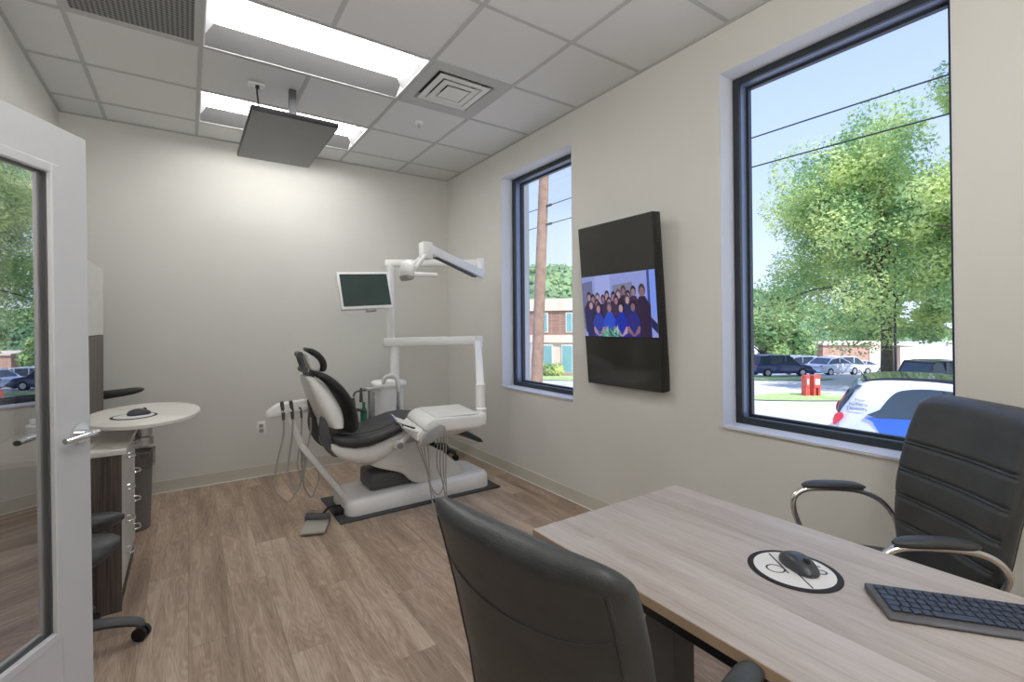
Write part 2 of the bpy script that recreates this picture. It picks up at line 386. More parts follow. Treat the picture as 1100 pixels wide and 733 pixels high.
# windows
for n, (a, b, z0, z1) in enumerate(WIN):
    root = bpy.data.objects.new('window_%d' % (n+1), None); COL.objects.link(root); root.location = (XR+.13, (a+b)/2, z0); root['kind'] = 'structure'
    MW[root.name] = Matrix.Translation(root.location)
    bm = nb(); t = .006
    box(bm, XR+.001, XR+.13, a, a+t, z0+t, z1-t); box(bm, XR+.001, XR+.13, b-t, b, z0+t, z1-t); box(bm, XR+.001, XR+.13, a, b, z1-t, z1); box(bm, XR-.012, XR+.13, a-.0, b+.0, z0, z0+t*2)
    obj('window_reveal', bm, M['reveal'], root, smooth=0)
    bm = nb(); x0, x1, w = XR+.13, XR+.152, .036
    box(bm, x0, x1, a+t, a+t+w, z0+t, z1-t, .003, 1); box(bm, x0, x1, b-t-w, b-t, z0+t, z1-t, .003, 1)
    box(bm, x0, x1, a+t+w, b-t-w, z1-t-w, z1-t, .003, 1); box(bm, x0, x1, a+t+w, b-t-w, z0+t, z0+t+w+.008, .003, 1)
    obj('window_frame', bm, M['frame'], root, smooth=0)
    bm = nb(); x0, x1 = XR+.1525, XR+.25
    box(bm, x0, x1, a+t, a+t+w, z0+t, z1-t); box(bm, x0, x1, b-t-w, b-t, z0+t, z1-t); box(bm, x0, x1, a+t+w, b-t-w, z1-t-w, z1-t); box(bm, x0, x1, a+t+w, b-t-w, z0+t, z0+t+w)
    obj('frame_channel', bm, M['frame_in'], root, smooth=0)
    bm = nb(); w2 = w+.016; x0 = XR+.205
    box(bm, x0, x0+.03, a+t+w, a+t+w2, z0+t+w, z1-t-w); box(bm, x0, x0+.03, b-t-w2, b-t-w, z0+t+w, z1-t-w)
    box(bm, x0, x0+.03, a+t+w2, b-t-w2, z1-t-w2, z1-t-w); box(bm, x0, x0+.03, a+t+w2, b-t-w2, z0+t+w, z0+t+w2)
    obj('glazing_bead', bm, M['frame'], root, smooth=0)
    bm = nb(); xg = XR+.222; ins = t+w
    bm.faces.new([bm.verts.new(p) for p in ((xg, a+ins, z0+ins), (xg, b-ins, z0+ins), (xg, b-ins, z1-ins), (xg, a+ins, z1-ins))])
    obj('pane', bm, M['pane'], root, smooth=0)
# suspended ceiling
GX = [-.539+.6096*i for i in range(-4, 6)]; GY = [4.497-.6096*k for k in range(0, 13)]
LIGHTS = [(3.887, 4.497), (2.668, 3.278), (-.99, -.38), (-2.209, -1.60)]
LX = (.0706, 1.2898)
def taken(x, y):
    if LX[0] < x < LX[1] and any(a-.01 < y < b+.01 for a, b in LIGHTS): return True
    if -.539 < x < .0706 and 2.668 < y < 3.278: return True
    if 1.29 < x < 1.899 and 2.668 < y < 3.278: return True
    return False
bm = nb(); xs = sorted([-2.4, XL-.06]+[x for x in GX if -2.3 < x < XR-.05 and abs(x-XL) > .02]+[XR]); yy = sorted([YB]+[y for y in GY if y > YF]+[YF])
for i in range(len(xs)-1):
    for j in range(len(yy)-1):
        if not taken((xs[i]+xs[i+1])/2, (yy[j]+yy[j+1])/2):
            box(bm, xs[i]+.004, xs[i+1]-.004, yy[j]+.004, yy[j+1]-.004, H+.004, H+.022, .003, 1)
struct('ceiling', bm, M['ceil'])
bm = nb()
for x in xs[1:-1]:
    for j in range(len(yy)-1):
        ym = (yy[j]+yy[j+1])/2
        if not (taken(x-.05, ym) and taken(x+.05, ym) and abs(x-.68) < .02): box(bm, x-.012, x+.012, yy[j]+.0121, yy[j+1]-.0121, H-.001, H+.004)
for y in yy[1:-1]: box(bm, -2.4, XR, y-.012, y+.012, H-.001, H+.0045)
box(bm, XR-.02, XR, YF, YB-.02, H-.003, H+.003); box(bm, XL, XR, YB-.02, YB, H-.003, H+.003); box(bm, XL, XL+.02, YF, YB-.02, H-.003, H+.003)
struct('trim_3', bm, M['tbar'])
# recessed lights
def light(y0, y1, label):
    t = thing('ceiling_light', label, 'light', ((LX[0]+LX[1])/2, (y0+y1)/2, H), 0, 'recessed ceiling lights')
    x0, x1 = LX[0]+.012, LX[1]-.012; y0 += .012; y1 -= .012; d = .115; w = .006
    bm = nb()
    box(bm, x0, x0+w, y0, y1, H, H+d); box(bm, x1-w, x1, y0, y1, H, H+d); box(bm, x0+w, x1-w, y0, y0+w, H, H+d); box(bm, x0+w, x1-w, y1-w, y1, H, H+d); box(bm, x0, x1, y0, y1, H+d, H+d+.01)
    obj('housing', bm, M['white'], t, smooth=0)
    dz = .078; ym = (y0+y1)/2
    bm = nb(); box(bm, x0+.05, x1-.05, ym-.155, ym+.155, H+dz, H+dz+.012, .002, 1); obj('diffuser', bm, M['lamp'], t, smooth=0)
    for s in (-1, 1):
        ya, yb = ym+s*.155, ym+s*(y1-ym-w)
        bm = nb(); prism(bm, [(ya, H+dz), (yb, H+.002), (yb, H+.008), (ya, H+dz+.006)], x0+w, x1-w, 'yz'); obj('reflector', bm, M['reflector'], t, smooth=0)
        xa, xb = (x0+w, x0+.05) if s < 0 else (x1-w, x1-.05)
        bm = nb(); prism(bm, [(xa, H+.004), (xb, H+dz), (xb, H+dz+.006), (xa, H+.012)], ym-.155, ym+.155, 'xz'); obj('end_bracket', bm, M['grayp'], t, smooth=0)
    return t
light(*LIGHTS[0], 'recessed white troffer light nearest the back wall, behind the ceiling television')
light(*LIGHTS[1], 'large recessed white troffer light beside the square air diffuser')
light(*LIGHTS[2], 'recessed white troffer light behind the desk, nearest the front of the room but one')
light(*LIGHTS[3], 'recessed white troffer light at the far front of the room')
# return grille
t = thing('return_grille', 'square dark perforated air return grille set in the white ceiling', 'vent', (-.234, 2.973, H))
bm = nb(); x0, x1, y0, y1 = -.527, .059, 2.68, 3.266
box(bm, x0, x1, y0, y0+.022, H-.004, H+.012); box(bm, x0, x1, y1-.022, y1, H-.004, H+.012); box(bm, x0, x0+.022, y0+.022, y1-.022, H-.004, H+.012); box(bm, x1-.022, x1, y0+.022, y1-.022, H-.004, H+.012)
obj('grille_frame', bm, M['tbar'], t, smooth=0)
bm = nb(); box(bm, x0+.022, x1-.022, y0+.022, y1-.022, H+.002, H+.01); obj('perforated_panel', bm, M['perf'], t, smooth=0)
# square cone diffuser
t = thing('air_diffuser', 'square white stepped supply air diffuser beside the ceiling light', 'vent', (1.594, 2.973, H))
cx, cy = 1.594, 2.973
def sqring(bm, prof):
    loft(bm, [[(cx+sx*a, cy+sy*a, z) for sx, sy in ((-1, -1), (1, -1), (1, 1), (-1, 1))] for a, z in prof], cap=False)
bm = nb(); sqring(bm, [(.293, H+.004), (.293, H-.003), (.23, H-.003), (.215, H+.004), (.205, H+.045)]); obj('face_plate', bm, M['tbar'], t, smooth=0)
bm = nb(); box(bm, cx-.206, cx+.206, cy-.206, cy+.206, H+.045, H+.05); obj('back_plate', bm, M['dgray'], t, smooth=0)
for i, (a, z) in enumerate([(.195, H-.004), (.14, H-.008), (.085, H-.012)]):
    bm = nb()
    if i < 2: sqring(bm, [(a, z), (a-.042, z+.001), (a-.052, z+.04), (a-.047, z+.042), (a-.036, z+.006), (a, z+.005), (a, z)])
    else: box(bm, cx-a, cx+a, cy-a, cy+a, z, z+.006, .002, 1)
    obj('louvre_cone' if i < 2 else 'centre_plate', bm, M['white2'], t, smooth=0)
# sprinkler
t = thing('fire_sprinkler', 'small chrome pendant fire sprinkler in the white ceiling', 'sprinkler', (1.591, 3.563, H))
bm = nb(); lathe(bm, [(.001, H-.006), (.03, H-.006), (.036, H+.004)], (1.591, 3.563, 0)); obj('escutcheon', bm, M['white'], t)
bm = nb(); lathe(bm, [(.003, H-.04), (.016, H-.04), (.016, H-.036), (.006, H-.034), (.006, H-.006), (.002, H-.006)], (1.591, 3.563, 0), 12); obj('sprinkler_head', bm, M['steel'], t)

# ------------------------------------------------------------------ door leaf, hinged on the left wall, standing open
DA = Vector((-.291, 2.141, 0)); DD = Vector((-.478, -.878, 0)).normalized(); DL = 1.055
root = bpy.data.objects.new('door_1', None); COL.objects.link(root); root.location = DA+DD*DL; root['kind'] = 'structure'
MW[root.name] = Matrix.Translation(root.location)
DR = Matrix.Translation(DA) @ Matrix(((DD.x, -DD.y, 0, 0), (DD.y, DD.x, 0, 0), (0, 0, 1, 0), (0, 0, 0, 1))) @ Matrix.Translation((0, 0, 2.04)) @ Matrix.Rotation(math.radians(.9), 4, 'Y') @ Matrix.Translation((0, 0, -2.04))   # local x along the leaf from the free edge; +y is the room side
DT = .044
bm = nb(); z0, z1, s0, s1, g0, g1 = .025, 2.04, .128, DL-.128, .40, 1.905
box(bm, 0, s0, -DT, 0, z0, z1, .002, 1, DR); box(bm, s1, DL, -DT, 0, z0, z1, .002, 1, DR); box(bm, s0, s1, -DT, 0, z0, g0, 0, 1, DR); box(bm, s0, s1, -DT, 0, g1, z1, 0, 1, DR)
obj('door_leaf', bm, M['doorw'], root, smooth=0)
bm = nb(); w = .022
for (ya, yb2) in ((-.012, .006), (-DT-.006, -DT+.012)):
    box(bm, s0-.008, s0+w, ya, yb2, g0-.008, g1+.008, .003, 1, DR); box(bm, s1-w, s1+.008, ya, yb2, g0-.008, g1+.008, .003, 1, DR)
    box(bm, s0+w, s1-w, ya, yb2, g0-.008, g0+w, .003, 1, DR); box(bm, s0+w, s1-w, ya, yb2, g1-w, g1+.008, .003, 1, DR)
obj('glazing_bead', bm, M['doorw'], root, smooth=0)
bm = nb(); yg = -.024
bm.faces.new([bm.verts.new(DR @ Vector(p)) for p in ((s0+.004, yg, g0+.004), (s1-.004, yg, g0+.004), (s1-.004, yg, g1-.004), (s0+.004, yg, g1-.004))])
obj('door_pane', bm, M['doorpane'], root, smooth=0)
hz = 1.035
bm = nb()
for sgn, yo in ((1, 0), (-1, -DT)):
    t2 = nb(); cyl(t2, (.055, yo, hz), (.055, yo+sgn*.012, hz), .033); cyl(t2, (.055, yo+sgn*.012, hz), (.055, yo+sgn*.055, hz), .0115)
    tube(t2, [(.06, yo+sgn*.055, hz), (.02, yo+sgn*.058, hz), (-.05, yo+sgn*.05, hz-.002), (-.07, yo+sgn*.046, hz-.004)] if False else [(.045, yo+sgn*.055, hz), (.08, yo+sgn*.058, hz), (.14, yo+sgn*.052, hz-.002), (.165, yo+sgn*.046, hz-.002)], .0115, 12, flat=.8)
    merge(bm, t2, DR)
obj('door_handle', bm, M['chrome'], root, label='chrome lever handle')
# door frame on the left wall
bm = nb()
for x in (XL-.14, XL-.0):
    pass
box(bm, XL-.14, XL+.016, .04, .10, 0, 2.14, .003, 1); box(bm, XL-.14, XL+.016, 1.23, 1.29, 0, 2.14, .003, 1); box(bm, XL-.14, XL+.016, .10, 1.23, 2.08, 2.14, .003, 1)
struct('trim_4', bm, M['doorw'])

# ------------------------------------------------------------------ outlet
t = thing('wall_outlet', 'white double power outlet low on the back wall', 'outlet', (.566, YB, .40))
bm = nb(); box(bm, .531, .601, YB-.008, YB, .385, .505, .003, 2); obj('cover_plate', bm, M['white'], t)
for z in (.422, .468):
    bm = nb(); box(bm, .549, .583, YB-.012, YB-.006, z-.016, z+.016, .004, 2); obj('socket', bm, M['grayp'], t)

# ------------------------------------------------------------------ wall television (portrait)
XT, y0, y1, z0, z1 = 2.36, 1.86, 2.515, .955, 2.075
TY, TZ = (y0+y1)/2, (z0+z1)/2
t = thing('wall_television', 'tall black wall television standing upright between the windows showing a group photo', 'television', (XR, TY, z0))
TR = Matrix.Translation((2.405, TY, TZ)) @ Matrix.Rotation(math.radians(-4.6), 4, 'Y')     # local -x is the screen side, tilted down a little
hw, hh = (y1-y0)/2, (z1-z0)/2
bm = nb(); box(bm, -.0, .075, -hw, hw, -hh, hh, .006, 2, TR); body = obj('housing', bm, M['black'], t)
bm = nb()
for k in range(24):
    z = .36-k*.028; box(bm, .026, .048, -hw-.0015, -hw+.001, z-.009, z+.006, 0, 1, TR)
obj('side_vent', bm, M['ink'], body, smooth=0)
bm = nb(); box(bm, -.003, .002, -hw+.007, hw-.007, -hh+.009, hh-.007, .001, 1, TR); obj('screen', bm, M['screen_dark'], t, smooth=0)
bm = nb(); box(bm, .05, .16, -.12, .12, -.14, .2, 0, 1, Matrix.Translation((2.405-.03, TY, TZ))); obj('wall_bracket', bm, M['black'], t, smooth=0)
# the picture: u runs left to right as seen (towards -y), v upward; drawn in flat layers
PB = bmesh.new(); cl = PB.loops.layers.float_color.new('Col')
pu, pv0, pv1 = hw-.008, -.215, .208
layer = [0]
def P2(u, v): return TR @ Vector((-.0035-.00012*layer[0], -(u*2-1)*pu, pv0+(pv1-pv0)*v))
def poly(pts, c):
    c = tuple(lin(tuple(x/255 for x in c)))+(1,)
    f = PB.faces.new([PB.verts.new(P2(min(1, max(0, u)), min(1, max(0, v)))) for u, v in pts])
    for l in f.loops: l[cl] = c
    layer[0] += 1
def blob(u, v, ru, rv, c, n=12): poly([(u+ru*math.cos(2*PI*k/n), v+rv*math.sin(2*PI*k/n)) for k in range(n)], c)
poly([(0, 0), (1, 0), (1, 1), (0, 1)], (150, 160, 222))
poly([(.0, .12), (.16, .12), (.16, .93), (.0, .9)], (112, 116, 158)); poly([(.2, .3), (.42, .3), (.42, 1), (.2, 1)], (166, 176, 236))
poly([(.45, .55), (.72, .55), (.72, .85), (.45, .82)], (128, 130, 160)); poly([(.9, 0), (.93, 0), (.93, 1), (.9, 1)], (52, 78, 160)); poly([(.94, .3), (1, .3), (1, 1), (.94, 1)], (128, 158, 250))
poly([(.93, .15), (1, .05), (1, .2), (.93, .3)], (40, 44, 90))
def person(u, v, s, c, skin, hair, arms=True):
    poly([(u-.075*s, v-.62*s), (u-.085*s, v-.2*s), (u-.03*s, v-.07*s), (u+.03*s, v-.07*s), (u+.085*s, v-.2*s), (u+.075*s, v-.62*s)], c)
    blob(u, v+.01*s, .036*s, .085*s, hair); blob(u, v-.012*s, .026*s, .06*s, skin)
    if arms:
        poly([(u-.078*s, v-.3*s), (u-.06*s, v-.28*s), (u-.0*s, v-.42*s), (u-.0*s, v-.46*s), (u-.07*s, v-.38*s)], skin)
        poly([(u+.078*s, v-.3*s), (u+.06*s, v-.28*s), (u+.0*s, v-.42*s), (u+.0*s, v-.46*s), (u+.07*s, v-.38*s)], skin)
sk = [(176, 142, 156), (158, 122, 138), (188, 156, 166), (140, 104, 118)]; hr = [(40, 32, 52), (72, 52, 60), (90, 74, 84), (30, 28, 44)]
k = 0
for u, v in ((.1, .66), (.16, .62), (.23, .64), (.31, .6), (.37, .66), (.46, .64), (.53, .67), (.6, .72), (.66, .64), (.73, .7), (.13, .52), (.22, .54), (.4, .56), (.5, .58), (.65, .58), (.84, .7)):
    person(u, v, .95 if u < .8 else 1.15, [(54, 42, 78), (66, 46, 76), (44, 46, 96), (52, 38, 66)][k % 4], sk[k % 4], hr[(k*3) % 4], False); k += 1
for i, u in enumerate((.24, .4, .56, .72)): person(u, .46+.01*(i % 2), 1.05, [(48, 66, 168), (44, 82, 206), (36, 52, 170), (46, 46, 130)][i], sk[i], hr[(i+1) % 4])
for i in range(26):
    a = math.radians(15+150*i/25+random.uniform(-6, 6)); r = random.uniform(.12, .2); u0 = .42+random.uniform(-.14, .16)
    u1, v1 = u0+math.cos(a)*r, .0+math.sin(a)*r*1.05
    poly([(u0-.008, .0), (u0+.008, .0), ((u0+u1)/2+.012, v1*.6), (u1, max(v1, .01)), ((u0+u1)/2-.012, v1*.6)], random.choice([(108, 190, 160), (64, 130, 110), (140, 206, 170), (40, 90, 90)]))
obj('screen_picture', PB, M['photo'], t, smooth=0, label='lit group photograph on the screen')

# ------------------------------------------------------------------ ceiling television
t = thing('ceiling_television', 'flat black television hanging face down from a ceiling pole', 'television', (.60, 3.56, 2.69))
cx0, cy0, cz0 = .57, 3.56, 2.67
bm = nb(); box(bm, cx0-.255, cx0+.255, cy0-.46, cy0+.46, cz0, cz0+.032, .004, 2); body = obj('housing', bm, M['black'], t)
bm = nb(); box(bm, cx0-.247, cx0+.247, cy0-.452, cy0+.452, cz0-.0015, cz0+.002); obj('screen', bm, M['screen_gray'], t, smooth=0)
bm = nb(); box(bm, cx0-.1, cx0+.16, cy0-.1, cy0+.1, cz0+.032, cz0+.06, .005, 2); obj('mounting_plate', bm, M['black'], t)
bm = nb(); box(bm, .598, .646, 3.525, 3.565, cz0+.055, H, .004, 1); obj('ceiling_pole', bm, M['dgray'], t)
t = thing('ceiling_socket', 'small white socket plate on the ceiling with a black cord beside the pole', 'outlet', (.40, 3.585, H))
bm = nb(); box(bm, .345, .45, 3.555, 3.62, H-.012, H, .003, 2); obj('socket_plate', bm, M['white'], t)
bm = nb(); tube(bm, [(.405, 3.58, H-.012), (.402, 3.575, H-.06), (.41, 3.55, H-.16), (.43, 3.5, cz0+.075), (.47, 3.52, cz0+.045)], .006, 8); cyl(bm, (.405, 3.58, H-.03), (.405, 3.58, H-.008), .013, seg=12); obj('power_cord', bm, M['ink'], t, label='black cord')

# ------------------------------------------------------------------ desk
TZ = .74
t = thing('office_desk', 'pale wood grain desk with black steel underframe in the foreground', 'desk', (1.27, .42, 0))
DX0, DX1, DY0, DY1 = .912, 1.634, -.40, 1.188
bm = nb(); box(bm, DX0, DX1, DY0, DY1, TZ-.026, TZ, .0015, 1); obj('desktop', bm, M['desk'], t, smooth=0)
bm = nb(); e = .0012
box(bm, DX0-e, DX0, DY0, DY1, TZ-.025, TZ-.001); box(bm, DX1, DX1+e, DY0, DY1, TZ-.025, TZ-.001); box(bm, DX0, DX1, DY1, DY1+e, TZ-.025, TZ-.001); box(bm, DX0, DX1, DY0-e, DY0, TZ-.025, TZ-.001)
obj('edge_band', bm, M['desk_edge'], t, smooth=0)
bm = nb()
for x in (DX0+.04, DX1-.08): box(bm, x, x+.04, DY0+.06, DY1-.06, TZ-.078, TZ-.027, .002, 1)
for y in (DY0+.2, DY1-.28): box(bm, DX0+.08, DX1-.08, y-.03, y+.03, TZ-.07, TZ-.027, .002, 1)
obj('underframe', bm, M['black'], t, smooth=0)
for y in (DY1-.24, DY0+.24):
    bm = nb(); box(bm, 1.215, 1.315, y-.055, y+.055, .03, TZ-.07, .004, 1); leg = obj('leg', bm, M['dgray'], t)
    bm = nb(); box(bm, .96, 1.58, y-.035, y+.035, 0, .03, .005, 2); obj('foot', bm, M['dgray'], leg)
# mouse pad with lettering
PC = Vector((1.321, .605, TZ)); tx = Vector((.78, -.626, 0)).normalized(); ty = Vector((-tx.y, tx.x, 0))
PR = Matrix.Translation(PC) @ Matrix(((tx.x, ty.x, 0, 0), (tx.y, ty.y, 0, 0), (0, 0, 1, 0), (0, 0, 0, 1)))
def make_pad(PR, r, label, cat='mouse pad', hi=.003):
    t = thing('mouse_pad', label, cat, PR.translation)
    bm = nb(); lathe(bm, [(r*.97, 0), (r, .001), (r, hi-.0008), (r*.985, hi), (.001, hi)], PR.translation, 48); obj('pad_border', bm, M['ink'], t)
    bm = nb(); lathe(bm, [(r*.865, hi), (r*.865, hi+.0004), (.001, hi+.0004)], PR.translation, 48); obj('pad_surface', bm, M['mpad'], t)
    return t
pad = make_pad(PR, .107, 'round white mouse pad with black rim and dps lettering on the desk')
bm = nb(); zl = .0036; w = .0042
def ring(bm, c, rx, ry, a0, a1, w, n=28):
    pts = [(c[0]+rx*math.cos(math.radians(a0+(a1-a0)*k/n)), c[1]+ry*math.sin(math.radians(a0+(a1-a0)*k/n)), zl) for k in range(n+1)]
    t2 = nb(); tube(t2, pts, w/2, 6, smooth=False, flat=.3); merge(bm, t2, PR)
def bar(bm, a, b, w):
    t2 = nb(); tube(t2, [(a[0], a[1], zl), (b[0], b[1], zl)], w/2, 6, smooth=False, flat=.3); merge(bm, t2, PR)
ring(bm, (-.045, .0), .021, .02, 0, 360, w); bar(bm, (-.0235, .083), (-.0235, -.022), w)
ring(bm, (.021, 0), .021, .02, 0, 360, w); bar(bm, (-.001, .022), (-.001, -.09), w)
ring(bm, (.062, .0105), .0125, .0105, 20, 270, w); ring(bm, (.062, -.0105), .0125, .0105, 90, -160, w)
obj('lettering', bm, M['ink'], pad, smooth=0)
def mouse(loc, ang, label, L=.11, W=.06, Hh=.036):
    t = thing('computer_mouse', label, 'mouse', loc, ang)
    bm = nb(); plan = [(L/2*b_, W/2*a_) for a_, b_ in sell(1, 1, 40, 2.6)]
    rings = []
    for f, z in ((.9, 0), (.985, .004), (1., .01), (.985, .45), (.93, .66), (.82, .82), (.62, .94), (.35, .99), (.05, 1.)):
        rings.append([(x*f, y*f, (z if z < .02 else z*Hh*(1-.35*max(0, y*f/L)-.25*(y*f/(L/2))**2))) for y, x in plan])
    loft(bm, rings); b = obj('mouse_shell', bm, M['mouse'], t, local=True)
    bm = nb(); cyl(bm, (-.004, L*.24, Hh*.80), (.004, L*.24, Hh*.80), .008, seg=16); box(bm, -.0006, .0006, .0, L*.3, Hh*.86, Hh*.93); obj('scroll_wheel', bm, M['ink'], t, local=True)
    return t
mouse((1.337, .600, TZ+.0035), math.radians(156), 'dark graphite wireless mouse lying on the round pad on the desk')
# keyboard
kx = Vector((.62, -.785, 0)).normalized(); KA = Vector((1.267, .388, TZ))
t = thing('keyboard', 'slim dark graphite keyboard lying near the right edge of the desk', 'keyboard', KA, math.atan2(kx.y, kx.x))
KL, KW = .43, .128
bm = nb(); prism(bm, [(0, .002), (KW, .002), (KW, .016), (KW-.004, .019), (.012, .014), (.0, .008)], 0, KL, 'yz', .002, 1); obj('case', bm, M['kb'], t, local=True)
kme = None
rows = [(.024, [.05, .03, .03, .11, .03, .03, .03, .03, .03]), (.044, None), (.064, None), (.084, None), (.104, None)]
for ri, (ky, ws) in enumerate(rows):
    x = .012
    while x < KL-.022:
        w = .0185
        if ri == 0 and .08 < x < .1: w = .085
        if ri in (1, 2) and x < .02: w = .026
        w = min(w, KL-.01-x)
        bm = nb(); zk = .0165+ky*.045
        box(bm, x, x+w-.0022, ky-.008, ky+.0085, zk-.002, zk+.0028, .0012, 1)
        obj('key', bm, M['key'], t, local=True, smooth=0)
        x += w+.0003

# ------------------------------------------------------------------ office chairs (front is local +y)
def back_c(z):   # centre line of the backrest
    P = [(.44, -.20), (.6, -.212), (.75, -.236), (.9, -.275), (1.0, -.307), (1.09, -.34)]
    for (a, ya), (b, yb) in zip(P, P[1:]):
        if z <= b: return ya+(yb-ya)*(z-a)/(b-a)
    return P[-1][1]
def back_w(z):
    P = [(.44, .175), (.52, .19), (.65, .214), (.8, .229), (.95, .233), (1.03, .23), (1.06, .228), (1.075, .219), (1.085, .206), (1.09, .19)]
    for (a, ya), (b, yb) in zip(P, P[1:]):
        if z <= b: return ya+(yb-ya)*max(0, z-a)/(b-a)
    return P[-1][1]
def groove(z):
    d = 0
    for g in (.905, .805, .71, .615):
        for o in (-.0065, .0065): d += .0075*math.exp(-((z-g-o)/.0035)**2)
    return d
def make_office_chair(name, label):
    t = thing(name, label, 'chair', (0, 0, 0), 0, 'black leather chairs at the desk')
    bm = nb(); rings = []; nz = 130
    for i in range(nz+1):
        z = .44+(1.09-.44)*i/nz; c = back_c(z); w = back_w(z); th = .046
        e0 = min(1., (i+.6)/5.)**.5; top = max(0, (z-1.045)/.045)
        th *= min(e0, math.sqrt(max(.02, 1-top**2.2)))
        ring = []
        for (x, y) in sell(w, th, 40, 3.4):
            yy = c+y
            if y > th*.4: yy -= groove(z)*min(1, (1-abs(x)/w)*14)
            yy += .04*(abs(x)/.236)**2.4*(1-.5*top)       # wrapped sides
            ring.append((x, yy, z))
        rings.append(ring)
    loft(bm, rings); obj('backrest', bm, M['leather'], t, local=True, smooth=60)
    bm = nb()
    for s in (-1, 1):
        pts = []
        for i in range(40):
            z = .47+(1.05-.47)*i/39; w = back_w(z)
            pts.append((s*w*.90, back_c(z)-.0325+.04*(w*.90/.236)**2.4, z))
        tube(bm, pts, .0045, 6, smooth=False)
    sm = []
    for k in range(-20, 21):
        q = k/20*.93; z = .985-.05*(1-q*q); w = back_w(z)
        sm.append((q*w, back_c(z)-.046*(1-abs(q)**3.4)**(1/3.4)+.04*(abs(q)*w/.236)**2.4, z))
    tube(bm, sm, .0022, 6, smooth=False)
    obj('piping', bm, M['leather'], t, local=True)
    bm = nb(); rings = []
    for i in range(25):
        s = i/24; y = -.25+.57*s; k = max(.05, 1-abs(2*s-1)**6)**.5
        zc = .462+.012*math.sin(s*PI)-(.03*max(0, s-.75)/.25)
        rings.append([(x, y, zc+z-(.012*(1-(x/.26)**2) if z > 0 else 0)) for x, z in sell(.255*k, .045*k, 28, 3.2)])
    loft(bm, rings); obj('seat', bm, M['leather'], t, local=True, smooth=60)
    for s in (-1, 1):
        bm = nb(); x = s*.252
        tube(bm, [(s*.2, .02, .405), (s*.262, .03, .41), (x, .10, .45), (x, .165, .58), (x, .178, .66), (x, .135, .70), (x, .04, .708), (x, -.07, .70), (x*.97, -.14, .67), (s*.235, -.18, .62), (s*.205, -.185, .56)], .0115, 12, sub=8)
        a = obj('armrest', bm, M['chrome'], t, local=True, label='chrome tube armrest with black pad')
        bm = nb(); rings = []
        for i in range(15):
            q = i/14; k = max(.08, 1-abs(2*q-1)**5)**.5
            rings.append([(x+px*1.0, -.09+.235*q, .723+pz-.006*(2*q-1)**2) for px, pz in sell(.027*k, .015*k, 16, 2.5)])
        loft(bm, rings); obj('arm_pad', bm, M['leather'], a, local=True, label='black padded arm top')
    bm = nb(); cyl(bm, (0, 0, .12), (0, 0, .4), .025); cyl(bm, (0, 0, .1), (0, 0, .22), .034); box(bm, -.11, .11, -.1, .1, .395, .425, .006, 2); obj('gas_lift', bm, M['black'], t, local=True)
    bm = nb(); cyl(bm, (0, 0, .07), (0, 0, .13), .045)
    for k in range(5):
        a = 2*PI*k/5+.3; d = Vector((math.cos(a), math.sin(a), 0))
        tube(bm, [d*.03+Vector((0, 0, .115)), d*.16+Vector((0, 0, .095)), d*.3+Vector((0, 0, .07))], [.028, .016], 10, flat=.8)
    star = obj('star_base', bm, M['chrome'], t, local=True)
    for k in range(5):
        a = 2*PI*k/5+.3; d = Vector((math.cos(a), math.sin(a), 0)); n = Vector((-d.y, d.x, 0)); c = d*.3
        bm = nb(); cyl(bm, c+n*.022+Vector((0, 0, .028)), c-n*.022+Vector((0, 0, .028)), .028); cyl(bm, c+Vector((0, 0, .03)), c+Vector((0, 0, .075)), .008, seg=10); obj('caster', bm, M['black'], star, local=True)
    return t
ch = make_office_chair('office_chair', 'black leather office chair seen from behind, pushed to the left side of the desk')
def place(o, fx, fy, x, y):   # face (fx,fy); (x,y) is where the seat centre stands
    o.location = (x, y, 0); o.rotation_euler = (0, 0, math.atan2(fy, fx)-PI/2)
fx, fy = .985, .17
place(ch, fx, fy, .437+fx*.29, .652+fy*.29); ch.scale = (.95, .85, .965)
for o_ in ch.children:
    if o_.name.startswith('armrest'): o_.location.z = .03; o_.location.y = .05
ch2 = dup(ch, label='black leather office chair with ribbed back below the large window beyond the desk')
fx, fy = -.77, .638
place(ch2, fx, fy, 2.28+fx*.34, .408+fy*.34)
for o_ in ch2.children: o_.location = (0, 0, 0); ch2.scale = (1, 1, 1.02)

# ------------------------------------------------------------------ left side cabinetry
CX, CY0, CY1, CZ = -.272, 2.946, 3.655, .766
t = thing('storage_cabinet', 'white fronted drawer cabinet with dark wood end panel along the left wall', 'cabinet', (-.54, 3.3, 0))
bm = nb(); box(bm, XL+.01, CX-.02, CY0+.019, CY1, .0, CZ); obj('carcass', bm, M['cab'], t, smooth=0)
bm = nb(); box(bm, XL+.01, CX, CY0, CY0+.018, 0, CZ, .001, 1); obj('end_panel', bm, M['dark_lam'], t, smooth=0, label='dark wood grain end panel')
bm = nb(); box(bm, CX-.02, CX-.006, CY0+.02, CY1, 0, .09); obj('toe_kick', bm, M['black'], t, smooth=0)
def hpull(bm, y, z):
    tube(bm, [(CX, y-.045, z), (CX+.022, y-.045, z), (CX+.034, y-.02, z-.004), (CX+.034, y+.02, z-.004), (CX+.022, y+.045, z), (CX, y+.045, z)], .0045, 8)
for c0, c1 in ((CY0+.022, CY0+.42), (CY0+.424, CY1)):
    for k in range(4):
        za = .1+k*.166; bm = nb(); box(bm, CX-.019, CX, c0, c1-.002, za, za+.162, .002, 1); d = obj('drawer', bm, M['cab'], t, smooth=0)
        bm = nb(); hpull(bm, (c0+c1)/2, za+.112); obj('drawer_pull', bm, M['chrome'], d, label='arched chrome pull')
bm = nb(); box(bm, XL+.005, CX+.02, CY0-.012, CY1+.02, CZ, CZ+.026, .004, 2)
tag(obj('countertop', bm, M['counter']), 'white countertop lying on the low drawer cabinet', 'countertop')
CT = CZ+.026
